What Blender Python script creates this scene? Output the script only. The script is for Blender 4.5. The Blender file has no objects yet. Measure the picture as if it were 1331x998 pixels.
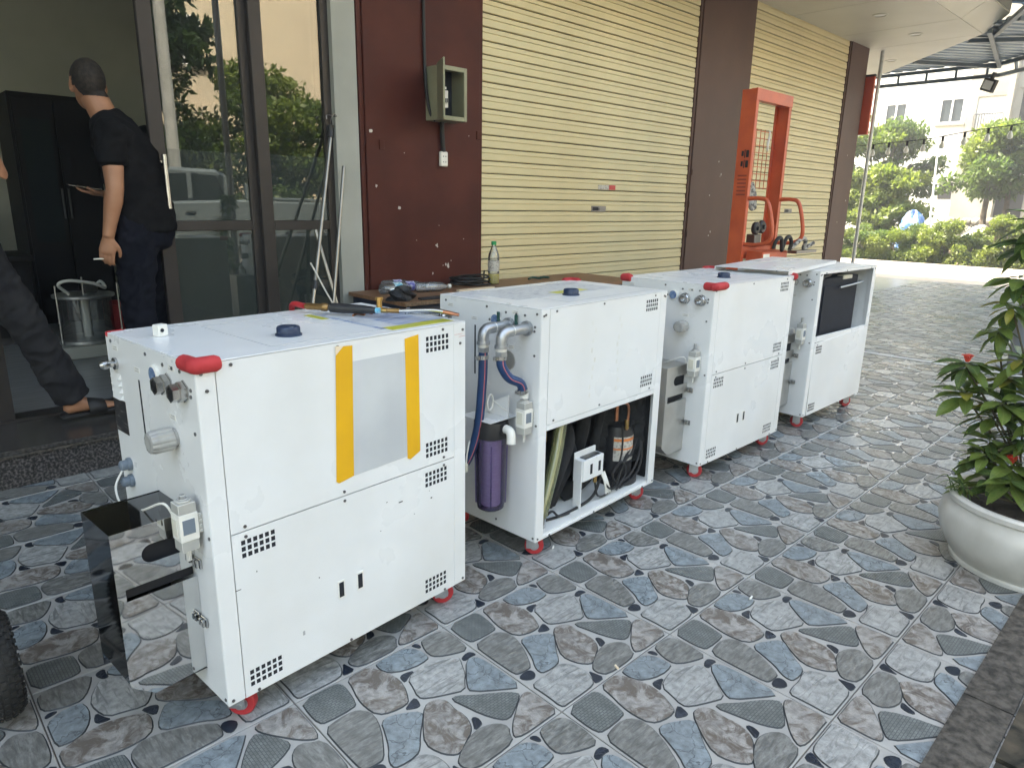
import bpy, bmesh, math, random
import numpy as np
from mathutils import Vector, Matrix

random.seed(7)
rad = math.radians
SC = bpy.context.scene
COL = SC.collection

# ------------------------------------------------------------------ camera
cam_d = bpy.data.cameras.new("camera")
cam_d.lens = 24.152
cam_d.sensor_width = 36.0
cam_d.sensor_fit = 'HORIZONTAL'
cam_d.clip_start = 0.05
cam_d.clip_end = 600
cam = bpy.data.objects.new("camera", cam_d)
COL.objects.link(cam)
_p, _r, _y = rad(14.8276), rad(-1.0778), rad(44.0206)
_f = Vector((math.sin(_y) * math.cos(_p), math.cos(_y) * math.cos(_p), -math.sin(_p)))
_rt = Vector((math.cos(_y), -math.sin(_y), 0))
_dn = _f.cross(_rt)
_r2 = math.cos(_r) * _rt + math.sin(_r) * _dn
_d2 = -math.sin(_r) * _rt + math.cos(_r) * _dn
_m = Matrix((( _r2.x, -_d2.x, -_f.x), (_r2.y, -_d2.y, -_f.y), (_r2.z, -_d2.z, -_f.z))).to_4x4()
_m.translation = Vector((-0.669, -1.498, 1.294))
cam.matrix_world = _m
SC.camera = cam

# ------------------------------------------------------------------ sky and sun
SUN_EL = rad(56)
SUN_AZ = Vector((-0.30, 1.0))            # horizontal direction towards the sun (behind the shop)
SUN_AZ.normalize()
wd = bpy.data.worlds.new("World")
SC.world = wd
wd.use_nodes = True
nt = wd.node_tree
bg = nt.nodes["Background"]
sky = nt.nodes.new("ShaderNodeTexSky")
sky.sky_type = 'NISHITA'
sky.sun_disc = False
sky.sun_elevation = SUN_EL
sky.sun_rotation = math.atan2(SUN_AZ.x, SUN_AZ.y)
sky.air_density = 1.6
sky.dust_density = 4.5
sky.ozone_density = 1.0
nt.links.new(sky.outputs[0], bg.inputs[0])
bg.inputs[1].default_value = 0.15
sun_d = bpy.data.lights.new("sun", 'SUN')
sun_d.energy = 4.4
sun_d.angle = rad(0.6)
sun_d.color = (1.0, 0.95, 0.86)
sun = bpy.data.objects.new("sun", sun_d)
COL.objects.link(sun)
sv = Vector((SUN_AZ.x * math.cos(SUN_EL), SUN_AZ.y * math.cos(SUN_EL), math.sin(SUN_EL)))
sun.rotation_euler = sv.to_track_quat('Z', 'Y').to_euler()
SC.view_settings.view_transform = 'Standard'
SC.view_settings.look = 'None'
SC.view_settings.gamma = 1.0
SC.view_settings.use_curve_mapping = False
SC.view_settings.exposure = 2.5
SC.view_settings.use_white_balance = True
SC.view_settings.white_balance_temperature = 7300
SC.view_settings.white_balance_tint = 8
SC.cycles.max_bounces = 10
SC.cycles.transparent_max_bounces = 16
SC.cycles.caustics_reflective = False
SC.cycles.caustics_refractive = False

# ------------------------------------------------------------------ materials
MATS = {}
def _n(t, typ, **kw):
    n = t.nodes.new(typ)
    for k, v in kw.items():
        setattr(n, k, v)
    return n
def rgb(h):
    if isinstance(h, str):
        c = [int(h[i:i + 2], 16) / 255 for i in (0, 2, 4)]
        return tuple(((x / 12.92) if x <= .04045 else ((x + .055) / 1.055) ** 2.4) for x in c) + (1,)
    return tuple(h)[:3] + (1,)
def mat(name, c1, c2=None, scale=6.0, rough=.5, metal=0.0, bump=0.0, bscale=60.0, detail=5.0, dist=0.0,
        lo=.35, hi=.65, spec=.5, coat=0.0, stretch=None, rvar=0.0, coord='Object', sub=0.0):
    m = bpy.data.materials.new(name)
    m.use_nodes = True
    t = m.node_tree
    b = t.nodes["Principled BSDF"]
    b.inputs['Roughness'].default_value = rough
    b.inputs['Metallic'].default_value = metal
    b.inputs['Specular IOR Level'].default_value = spec
    b.inputs['Coat Weight'].default_value = coat
    b.inputs['Base Color'].default_value = rgb(c1)
    tc = _n(t, "ShaderNodeTexCoord")
    src = tc.outputs[coord]
    if stretch:
        mp = _n(t, "ShaderNodeMapping")
        mp.inputs['Scale'].default_value = stretch
        t.links.new(src, mp.inputs[0])
        src = mp.outputs[0]
    if c2 is not None:
        no = _n(t, "ShaderNodeTexNoise")
        no.inputs['Scale'].default_value = scale
        no.inputs['Detail'].default_value = detail
        no.inputs['Distortion'].default_value = dist
        t.links.new(src, no.inputs['Vector'])
        cr = _n(t, "ShaderNodeValToRGB")
        cr.color_ramp.elements[0].position = lo
        cr.color_ramp.elements[1].position = hi
        cr.color_ramp.elements[0].color = rgb(c1)
        cr.color_ramp.elements[1].color = rgb(c2)
        t.links.new(no.outputs['Fac'], cr.inputs[0])
        t.links.new(cr.outputs[0], b.inputs['Base Color'])
        if rvar:
            mr = _n(t, "ShaderNodeMapRange")
            mr.inputs['To Min'].default_value = rough - rvar
            mr.inputs['To Max'].default_value = rough + rvar
            t.links.new(no.outputs['Fac'], mr.inputs['Value'])
            t.links.new(mr.outputs[0], b.inputs['Roughness'])
    if bump:
        nb = _n(t, "ShaderNodeTexNoise")
        nb.inputs['Scale'].default_value = bscale
        nb.inputs['Detail'].default_value = 4
        t.links.new(src, nb.inputs['Vector'])
        bp = _n(t, "ShaderNodeBump")
        bp.inputs['Strength'].default_value = bump
        bp.inputs['Distance'].default_value = 0.01
        t.links.new(nb.outputs['Fac'], bp.inputs['Height'])
        t.links.new(bp.outputs[0], b.inputs['Normal'])
    MATS[name] = m
    return m
def glassy(name, tint, refl=.08, rough=0.0, ior=1.5, milk=0.0, milk_col=(.5, .5, .5)):
    """thin pane: fresnel mirror over tinted see-through, with an optional milky layer"""
    m = bpy.data.materials.new(name)
    m.use_nodes = True
    t = m.node_tree
    t.nodes.remove(t.nodes["Principled BSDF"])
    out = t.nodes["Material Output"]
    tr = _n(t, "ShaderNodeBsdfTransparent")
    tr.inputs[0].default_value = rgb(tint)
    last = tr.outputs[0]
    if milk:
        df = _n(t, "ShaderNodeBsdfDiffuse")
        df.inputs[0].default_value = rgb(milk_col)
        mx0 = _n(t, "ShaderNodeMixShader")
        mx0.inputs[0].default_value = milk
        t.links.new(last, mx0.inputs[1])
        t.links.new(df.outputs[0], mx0.inputs[2])
        last = mx0.outputs[0]
    gl = _n(t, "ShaderNodeBsdfGlossy")
    gl.inputs['Roughness'].default_value = rough
    fr = _n(t, "ShaderNodeFresnel")
    fr.inputs['IOR'].default_value = ior
    ad = _n(t, "ShaderNodeMath", operation='ADD')
    ad.use_clamp = True
    ad.inputs[1].default_value = refl
    t.links.new(fr.outputs[0], ad.inputs[0])
    mx = _n(t, "ShaderNodeMixShader")
    t.links.new(ad.outputs[0], mx.inputs[0])
    t.links.new(last, mx.inputs[1])
    t.links.new(gl.outputs[0], mx.inputs[2])
    t.links.new(mx.outputs[0], out.inputs[0])
    MATS[name] = m
    return m
def leafmat(name, c1, c2, scale=3.0, trans=.35, rough=.45):
    m = mat(name, c1, c2, scale=scale, rough=rough, spec=.4, lo=.3, hi=.7)
    t = m.node_tree
    b = t.nodes["Principled BSDF"]
    out = t.nodes["Material Output"]
    tl = _n(t, "ShaderNodeBsdfTranslucent")
    hs = _n(t, "ShaderNodeHueSaturation")
    hs.inputs['Value'].default_value = 1.5
    hs.inputs['Saturation'].default_value = 1.1
    t.links.new(b.inputs['Base Color'].links[0].from_socket, hs.inputs['Color'])
    t.links.new(hs.outputs[0], tl.inputs[0])
    mx = _n(t, "ShaderNodeMixShader")
    mx.inputs[0].default_value = trans
    t.links.new(b.outputs[0], mx.inputs[1])
    t.links.new(tl.outputs[0], mx.inputs[2])
    t.links.new(mx.outputs[0], out.inputs[0])
    return m
def stone(name, base, vein, kind, rough=.24):
    """printed stone of the floor tile; pattern in tile coordinates"""
    m = bpy.data.materials.new(name)
    m.use_nodes = True
    t = m.node_tree
    b = t.nodes["Principled BSDF"]
    b.inputs['Roughness'].default_value = rough
    tc = _n(t, "ShaderNodeTexCoord")
    src = tc.outputs['Object']
    n1 = _n(t, "ShaderNodeTexNoise")
    n1.inputs['Scale'].default_value = 34
    n1.inputs['Detail'].default_value = 12
    n1.inputs['Roughness'].default_value = .72
    t.links.new(src, n1.inputs['Vector'])
    r1 = _n(t, "ShaderNodeValToRGB")
    r1.color_ramp.elements[0].position = .32
    r1.color_ramp.elements[1].position = .68
    r1.color_ramp.elements[0].color = tuple(x * .55 for x in rgb(base)[:3]) + (1,)
    r1.color_ramp.elements[1].color = tuple(min(1, x * 1.42) for x in rgb(base)[:3]) + (1,)
    t.links.new(n1.outputs['Fac'], r1.inputs[0])
    if kind == 'wave':
        mp = _n(t, "ShaderNodeMapping")
        mp.inputs['Rotation'].default_value = (0, 0, math.pi / 2 + .15)
        t.links.new(src, mp.inputs[0])
        p = _n(t, "ShaderNodeTexWave", wave_type='BANDS', bands_direction='DIAGONAL')
        p.inputs['Scale'].default_value = 17
        p.inputs['Distortion'].default_value = 9
        p.inputs['Detail'].default_value = 8
        p.inputs['Detail Scale'].default_value = 1.1
        p.inputs['Detail Roughness'].default_value = .62
        t.links.new(mp.outputs[0], p.inputs['Vector'])
        fac, e0, e1 = p.outputs['Fac'], .0, .22
    elif kind in ('streak', 'streak2'):
        mp = _n(t, "ShaderNodeMapping")
        mp.inputs['Rotation'].default_value = (0, 0, -math.pi / 4 if kind == 'streak' else .35)
        mp.inputs['Scale'].default_value = (6, 34, 1) if kind == 'streak' else (14, 60, 1)
        t.links.new(src, mp.inputs[0])
        p = _n(t, "ShaderNodeTexNoise")
        p.inputs['Scale'].default_value = 1.6
        p.inputs['Detail'].default_value = 8
        p.inputs['Roughness'].default_value = .6
        p.inputs['Distortion'].default_value = 1.3 if kind == 'streak' else .5
        t.links.new(mp.outputs[0], p.inputs['Vector'])
        fac, e0, e1 = (p.outputs['Fac'], .36, .47) if kind == 'streak' else (p.outputs['Fac'], .36, .60)
    elif kind == 'marble':
        p = _n(t, "ShaderNodeTexNoise")
        p.inputs['Scale'].default_value = 19
        p.inputs['Detail'].default_value = 12
        p.inputs['Roughness'].default_value = .68
        p.inputs['Distortion'].default_value = 1.5
        fac, e0, e1 = p.outputs['Fac'], .42, .56
    elif kind == 'crack':
        p = _n(t, "ShaderNodeTexVoronoi", feature='DISTANCE_TO_EDGE')
        p.inputs['Scale'].default_value = 17
        fac, e0, e1 = p.outputs['Distance'], .0, .035
        mu = _n(t, "ShaderNodeMixRGB")
        mu.inputs[0].default_value = .10
        nn = _n(t, "ShaderNodeTexNoise")
        nn.inputs['Scale'].default_value = 18
        nn.inputs['Detail'].default_value = 5
        t.links.new(src, nn.inputs['Vector'])
        t.links.new(src, mu.inputs[1])
        t.links.new(nn.outputs['Color'], mu.inputs[2])
        t.links.new(mu.outputs[0], p.inputs['Vector'])
    else:
        p = _n(t, "ShaderNodeTexBrick")
        p.inputs['Scale'].default_value = 44
        p.inputs['Color1'].default_value = (1, 1, 1, 1)
        p.inputs['Color2'].default_value = (.72, .72, .72, 1)
        p.inputs['Mortar'].default_value = (0, 0, 0, 1)
        p.inputs['Mortar Size'].default_value = .045
        p.inputs['Row Height'].default_value = .34
        p.inputs['Brick Width'].default_value = .6
        fac, e0, e1 = p.outputs['Color'], .0, .9
    if not p.inputs['Vector'].is_linked:
        t.links.new(src, p.inputs['Vector'])
    r2 = _n(t, "ShaderNodeValToRGB")
    r2.color_ramp.elements[0].position = e0
    r2.color_ramp.elements[1].position = e1
    r2.color_ramp.elements[0].color = (0, 0, 0, 1)
    r2.color_ramp.elements[1].color = (1, 1, 1, 1)
    t.links.new(fac, r2.inputs[0])
    mx = _n(t, "ShaderNodeMixRGB")
    t.links.new(r2.outputs[0], mx.inputs[0])
    mx.inputs[1].default_value = rgb(vein)
    t.links.new(r1.outputs[0], mx.inputs[2])
    dirt = _n(t, "ShaderNodeTexNoise")
    dirt.inputs['Scale'].default_value = 1.7
    dirt.inputs['Detail'].default_value = 6
    gp = _n(t, "ShaderNodeNewGeometry")
    t.links.new(gp.outputs['Position'], dirt.inputs['Vector'])
    dr = _n(t, "ShaderNodeValToRGB")
    dr.color_ramp.elements[0].position = .40
    dr.color_ramp.elements[1].position = .74
    dr.color_ramp.elements[0].color = (0, 0, 0, 1)
    dr.color_ramp.elements[1].color = (.20, .20, .20, 1) if name != 'stone_navy' else (.05, .05, .05, 1)
    t.links.new(dirt.outputs['Fac'], dr.inputs[0])
    mx2 = _n(t, "ShaderNodeMixRGB")
    t.links.new(dr.outputs[0], mx2.inputs[0])
    t.links.new(mx.outputs[0], mx2.inputs[1])
    mx2.inputs[2].default_value = (.23, .22, .20, 1)
    t.links.new(mx2.outputs[0], b.inputs['Base Color'])
    rr = _n(t, "ShaderNodeMapRange")
    rr.inputs['From Min'].default_value = .3
    rr.inputs['From Max'].default_value = .75
    rr.inputs['To Min'].default_value = rough - .05
    rr.inputs['To Max'].default_value = rough + .20
    t.links.new(dirt.outputs['Fac'], rr.inputs['Value'])
    t.links.new(rr.outputs[0], b.inputs['Roughness'])
    hm = _n(t, "ShaderNodeMath", operation='ADD')
    t.links.new(n1.outputs['Fac'], hm.inputs[0])
    t.links.new(r2.outputs[0], hm.inputs[1])
    bp = _n(t, "ShaderNodeBump")
    bp.inputs['Strength'].default_value = .32
    bp.inputs['Distance'].default_value = .002
    t.links.new(hm.outputs[0], bp.inputs['Height'])
    t.links.new(bp.outputs[0], b.inputs['Normal'])
    MATS[name] = m
    return m

mat('white_coat', (.79, .80, .80), (.69, .69, .67), scale=2.6, rough=.30, bump=.10, bscale=3, lo=.42, hi=.80, rvar=.14, detail=12)
mat('white_dirty', (.74, .74, .71), (.56, .55, .50), scale=7, rough=.4, lo=.5, hi=.85)
mat('seam_dark', (.02, .021, .025), rough=.7)
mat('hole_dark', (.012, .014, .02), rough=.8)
mat('pole_steel', (.34, .32, .28), (.26, .245, .22), scale=14, rough=.34, metal=1.0)
mat('steel', (.56, .56, .56), (.42, .42, .42), scale=12, rough=.27, metal=1.0)
mat('steel_dark', (.20, .20, .21), rough=.35, metal=1.0)
mat('mirror_steel', (.70, .70, .69), (.62, .62, .61), scale=5, rough=.035, metal=1.0)
mat('smoked_steel', (.16, .17, .19), (.13, .14, .16), scale=5, rough=.06, metal=1.0)
mat('brushed_steel', (.62, .61, .58), (.50, .49, .46), scale=9, rough=.32, metal=.85, bump=.03, bscale=120)
mat('zinc', (.50, .52, .54), (.38, .40, .42), scale=20, rough=.42, metal=.9)
mat('red_rubber', (.46, .03, .035), (.36, .02, .03), scale=10, rough=.5)
mat('red_foam', (.50, .035, .04), (.40, .025, .03), scale=14, rough=.75, bump=.15, bscale=120)
mat('orange_paint', (.62, .115, .042), (.50, .085, .034), scale=5, rough=.4, bump=.03)
mat('orange_inner', (.30, .05, .03), (.22, .04, .025), scale=5, rough=.5)
mat('blue_cap', (.012, .028, .07), rough=.42)
mat('blue_hose', (.012, .05, .15), (.010, .04, .12), scale=30, rough=.42)
mat('pink_line', (.55, .16, .18), rough=.5)
mat('yellow_tape', (.82, .45, .012), (.72, .38, .012), scale=6, rough=.45, bump=.05, bscale=80)
mat('tape_back', (.80, .66, .48), rough=.6)
mat('pocket_grey', (.60, .62, .63), (.50, .52, .54), scale=4, rough=.3)
mat('black_plastic', (.015, .015, .017), (.025, .025, .028), scale=20, rough=.45)
mat('black_rubber', (.012, .012, .012), (.022, .021, .02), scale=30, rough=.75, bump=.2, bscale=90)
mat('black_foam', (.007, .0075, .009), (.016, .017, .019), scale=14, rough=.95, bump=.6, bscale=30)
mat('black_radiator', (.006, .009, .018), (.010, .014, .024), scale=20, rough=.6, bump=.2, bscale=300, spec=.2)
mat('grey_plastic', (.45, .45, .42), (.38, .38, .36), scale=12, rough=.4)
mat('clear_grey', (.44, .44, .42), (.34, .34, .33), scale=30, rough=.25, coat=.3)
mat('cream_plastic', (.66, .64, .54), rough=.45)
mat('white_plastic', (.78, .77, .72), rough=.4)
mat('blue_grey', (.16, .20, .25), rough=.45)
mat('brass', (.55, .36, .14), (.45, .28, .10), scale=20, rough=.3, metal=1.0)
mat('brass_old', (.38, .23, .09), (.28, .17, .07), scale=20, rough=.45, metal=.8)
mat('copper', (.60, .27, .15), (.45, .19, .11), scale=20, rough=.32, metal=1.0)
mat('green_handle', (.01, .07, .06), rough=.4)
mat('gauge_blue', (.03, .09, .25), (.25, .35, .5), scale=40, rough=.2, coat=.6)
mat('plate_black', (.02, .02, .022), (.22, .21, .2), scale=60, rough=.4, lo=.56, hi=.66, stretch=(1, .35, 2.2))
mat('print_sheet', (.46, .52, .62), (.16, .23, .42), scale=34, rough=.3, lo=.50, hi=.62, stretch=(.35, 2.2, 1))
mat('print_yellow', (.58, .56, .05), (.46, .46, .06), scale=30, rough=.35)
mat('print_white', (.62, .64, .66), (.36, .38, .44), scale=46, rough=.35, lo=.55, hi=.65, stretch=(.5, 2.5, 1))
mat('print_grey', (.40, .41, .42), rough=.5)
mat('print_red', (.55, .05, .05), rough=.5)
glassy('purple_bowl', (.66, .60, .86), refl=.05, milk=.08, milk_col=(.22, .14, .42))
mat('filter_cartridge', (.62, .55, .60), (.50, .42, .50), scale=40, rough=.8, stretch=(1, 1, 6))
glassy('clear_hose', (.78, .80, .55), refl=.06, milk=.4, milk_col=(.35, .38, .20))
glassy('clear_plastic', (.93, .95, .96), refl=.07, milk=.12, milk_col=(.8, .85, .9))
glassy('acrylic', (.80, .83, .84), refl=.05, milk=.08, milk_col=(.5, .5, .5))
glassy('door_glass', (.36, .42, .41), refl=.10)
glassy('film_glass', (.32, .38, .37), refl=.07, milk=.10, milk_col=(.30, .36, .35))
glassy('window_glass', (.15, .2, .22), refl=.01, milk=.7, milk_col=(.085, .105, .12), ior=1.25)
mat('yellow_liquid', (.70, .56, .01), rough=.15)
mat('green_cap', (.01, .30, .10), rough=.4)
mat('label_paper', (.55, .53, .48), (.30, .28, .26), scale=90, rough=.5, lo=.5, hi=.6)
mat('label_orange', (.70, .22, .06), rough=.5)
# building
mat('brown_panel', (.088, .022, .015), (.058, .0135, .0098), scale=2.2, detail=9, rough=.55, spec=.2, bump=.03, bscale=30)
mat('brown_glare', (.098, .050, .038), (.080, .041, .032), scale=3, rough=.5, spec=.3, bump=.03, bscale=30)  # pillar brown greyed: glare painted into the colour
mat('chip_paint', (.55, .52, .48), rough=.7)
mat('plaster_grey', (.40, .41, .38), (.34, .35, .32), scale=3, rough=.85, bump=.05, bscale=60)
mat('shutter_cream', (.68, .60, .37), (.57, .50, .30), scale=1.6, rough=.42, lo=.3, hi=.8, bump=.03, bscale=2.5, detail=7)
mat('alu_brown', (.046, .040, .039), (.036, .032, .031), scale=4, rough=.45, metal=.2, spec=.35)
mat('soffit_panel', (.62, .61, .55), (.57, .56, .50), scale=2, rough=.45)
mat('fascia_grey', (.34, .34, .33), (.29, .29, .28), scale=2, rough=.5)
mat('roof_metal', (.30, .36, .42), (.24, .29, .34), scale=3, rough=.42, metal=.5)
mat('roof_steel', (.20, .24, .28), (.15, .18, .21), scale=5, rough=.5, metal=.4)
mat('granite_dark', (.014, .013, .013), (.15, .135, .13), scale=95, rough=.30, lo=.44, hi=.66, detail=3)
mat('granite_tread', (.035, .032, .030), (.085, .078, .074), scale=80, rough=.25, lo=.4, hi=.7, detail=3)
mat('interior_wall', (.46, .48, .42), (.40, .42, .37), scale=2, rough=.8)
mat('interior_floor', (.30, .31, .32), (.20, .205, .21), scale=6, rough=.28, stretch=(.6, 6, 1))
mat('cabinet_dark', (.006, .006, .007), (.012, .011, .011), scale=3, rough=.5, spec=.12)
mat('grout', (.42, .41, .385), (.33, .32, .30), scale=9, rough=.22, lo=.35, hi=.75, bump=.03)
mat('joint_brown', (.16, .13, .11), (.10, .085, .075), scale=20, rough=.8)
mat('stone_edge', (.030, .034, .037), rough=.5)
stone('stone_hatch', (0.153, 0.166, 0.159), (0.065, 0.074, 0.074), 'hatch')
stone('stone_brown', (0.312, 0.296, 0.276), (0.127, 0.104, 0.086), 'marble')
stone('stone_blue', (.205, .240, .258), (.070, .084, .095), 'crack')
stone('stone_light', (0.345, 0.346, 0.332), (0.182, 0.185, 0.178), 'streak')
stone('stone_grey', (0.215, 0.215, 0.2), (0.104, 0.103, 0.095), 'streak2')
stone('stone_navy', (.013, .019, .031), (.03, .04, .06), 'crack')
mat('concrete_road', (.37, .325, .27), (.31, .27, .225), scale=.8, rough=.85, bump=.1, bscale=40)
mat('asphalt', (.07, .07, .07), (.10, .10, .095), scale=8, rough=.9, bump=.2, bscale=80)
mat('earth', (.16, .12, .08), (.10, .10, .05), scale=1.5, rough=.95, bump=.2, bscale=10)
mat('kerb_stone', (.030, .026, .021), (.105, .092, .076), scale=44, rough=.92, bump=.9, detail=12, bscale=60)
mat('moss_rock', (.006, .007, .004), (.085, .068, .046), scale=11, rough=.95, bump=.9, bscale=26, dist=1.0)
mat('pot_glaze', (.58, .57, .53), (.40, .39, .35), scale=7, rough=.30, coat=.2, bump=.05, bscale=18, detail=9, lo=.4, hi=.8)
mat('soil', (.035, .025, .018), (.06, .045, .03), scale=30, rough=1, bump=.8, bscale=60)
mat('wood_board', (.26, .14, .075), (.19, .10, .055), scale=7, rough=.55, stretch=(.5, 5, 1))
mat('chipboard', (.22, .14, .08), (.10, .06, .035), scale=70, rough=.9)
mat('table_steel', (.02, .03, .06), rough=.5, metal=.3)
mat('pole_grey', (.26, .29, .32), (.21, .235, .26), scale=4, rough=.5)
mat('concrete_pole', (.40, .40, .38), (.33, .33, .31), scale=4, rough=.85)
mat('white_wall', (.85, .85, .83), (.80, .80, .78), scale=1, rough=.9)
mat('cream_wall', (.66, .55, .40), (.58, .48, .35), scale=.6, rough=.9)
mat('bare_concrete', (.40, .38, .33), (.29, .275, .24), scale=.9, rough=.92)
mat('dark_room', (.02, .022, .024), rough=.9)
mat('frame_white', (.75, .76, .77), rough=.5)
mat('sign_orange', (.55, .10, .05), (.48, .08, .045), scale=4, rough=.5)
mat('tarp_blue', (.06, .18, .50), (.35, .45, .62), scale=6, rough=.4, lo=.45, hi=.7)
mat('rubble', (.20, .18, .16), (.32, .30, .27), scale=2, rough=.95)
mat('bark', (.10, .075, .055), (.17, .14, .11), scale=9, rough=.95, bump=.5, bscale=30)
leafmat('leaf_yellow', (.175, .215, .045), (.105, .155, .032), scale=1.2, trans=.45)
leafmat('leaf_mid', (.105, .155, .040), (.065, .110, .030), scale=1.1, trans=.45)
leafmat('leaf_dark', (.036, .070, .018), (.022, .046, .014), scale=1.0)
leafmat('leaf_bush', (.165, .200, .050), (.100, .145, .035), scale=.8, trans=.45)
leafmat('leaf_pot', (.038, .082, .022), (.075, .125, .030), scale=5, trans=.2, rough=.42)
leafmat('leaf_pot_light', (.145, .195, .040), (.085, .145, .028), scale=5, trans=.25, rough=.42)
leafmat('leaf_pot_yellow', (.30, .25, .035), (.15, .19, .03), scale=4, trans=.25, rough=.42)
def add_veins(m):
    t = m.node_tree
    b = t.nodes["Principled BSDF"]
    src = b.inputs['Base Color'].links[0].from_socket
    tc = _n(t, "ShaderNodeTexCoord")
    sx = _n(t, "ShaderNodeSeparateXYZ")
    t.links.new(tc.outputs['Object'], sx.inputs[0])
    ab = _n(t, "ShaderNodeMath", operation='ABSOLUTE')
    t.links.new(sx.outputs[1], ab.inputs[0])
    k1 = _n(t, "ShaderNodeMath", operation='MULTIPLY_ADD')      # x - 0.7|y|
    k1.inputs[1].default_value = -.7
    t.links.new(ab.outputs[0], k1.inputs[0])
    t.links.new(sx.outputs[0], k1.inputs[2])
    sn = _n(t, "ShaderNodeMath", operation='MULTIPLY')
    sn.inputs[1].default_value = 62
    t.links.new(k1.outputs[0], sn.inputs[0])
    si = _n(t, "ShaderNodeMath", operation='SINE')
    t.links.new(sn.outputs[0], si.inputs[0])
    g1 = _n(t, "ShaderNodeMath", operation='GREATER_THAN')
    g1.inputs[1].default_value = .90
    t.links.new(si.outputs[0], g1.inputs[0])
    g2 = _n(t, "ShaderNodeMath", operation='LESS_THAN')
    g2.inputs[1].default_value = .012
    t.links.new(ab.outputs[0], g2.inputs[0])
    mxx = _n(t, "ShaderNodeMath", operation='MAXIMUM')
    t.links.new(g1.outputs[0], mxx.inputs[0])
    t.links.new(g2.outputs[0], mxx.inputs[1])
    fc = _n(t, "ShaderNodeMath", operation='MULTIPLY')
    fc.inputs[1].default_value = .45
    t.links.new(mxx.outputs[0], fc.inputs[0])
    mx = _n(t, "ShaderNodeMixRGB")
    t.links.new(fc.outputs[0], mx.inputs[0])
    t.links.new(src, mx.inputs[1])
    mx.inputs[2].default_value = (.24, .27, .09, 1)
    t.links.new(mx.outputs[0], b.inputs['Base Color'])
for _q in ('leaf_pot', 'leaf_pot_light', 'leaf_pot_yellow'): add_veins(MATS[_q])
mat('flower_red', (.62, .035, .02), (.75, .09, .04), scale=60, rough=.5)
mat('stem_brown', (.07, .06, .035), (.11, .09, .05), scale=20, rough=.8)
mat('vehicle_paint', (.16, .19, .20), rough=.3, coat=.5)
mat('vehicle_glass', (.015, .02, .022), rough=.08)
# people
mat('skin', (.43, .215, .125), (.37, .175, .098), scale=12, rough=.5, bump=.04, bscale=120)
mat('hair_black', (.010, .009, .008), (.035, .026, .020), scale=60, rough=.75, bump=.4, bscale=250)
mat('shirt_black', (.006, .006, .007), (.010, .010, .011), scale=12, rough=.95, bump=.1, bscale=350, spec=.12)
mat('trouser_navy', (.006, .007, .012), (.009, .010, .017), scale=12, rough=.95, bump=.1, bscale=350, spec=.12)
mat('trouser_grey', (.018, .018, .021), (.028, .028, .031), scale=14, rough=.95, bump=.15, bscale=300, spec=.15)
mat('slipper', (.012, .012, .013), rough=.6)
mat('cigarette', (.80, .78, .72), rough=.7)
mat('phone', (.02, .02, .022), rough=.2)
mat('glove_knit', (.45, .44, .40), (.10, .10, .10), scale=26, rough=.9, lo=.46, hi=.54)
mat('bulb_glass', (.70, .70, .64), rough=.15, coat=.4)
mat('cable_black', (.012, .012, .013), rough=.55)
mat('box_olive', (.30, .30, .20), (.25, .25, .165), scale=6, rough=.45)
mat('bag_black', (.010, .011, .014), (.02, .021, .026), scale=18, rough=.5, bump=.4, bscale=25)

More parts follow.
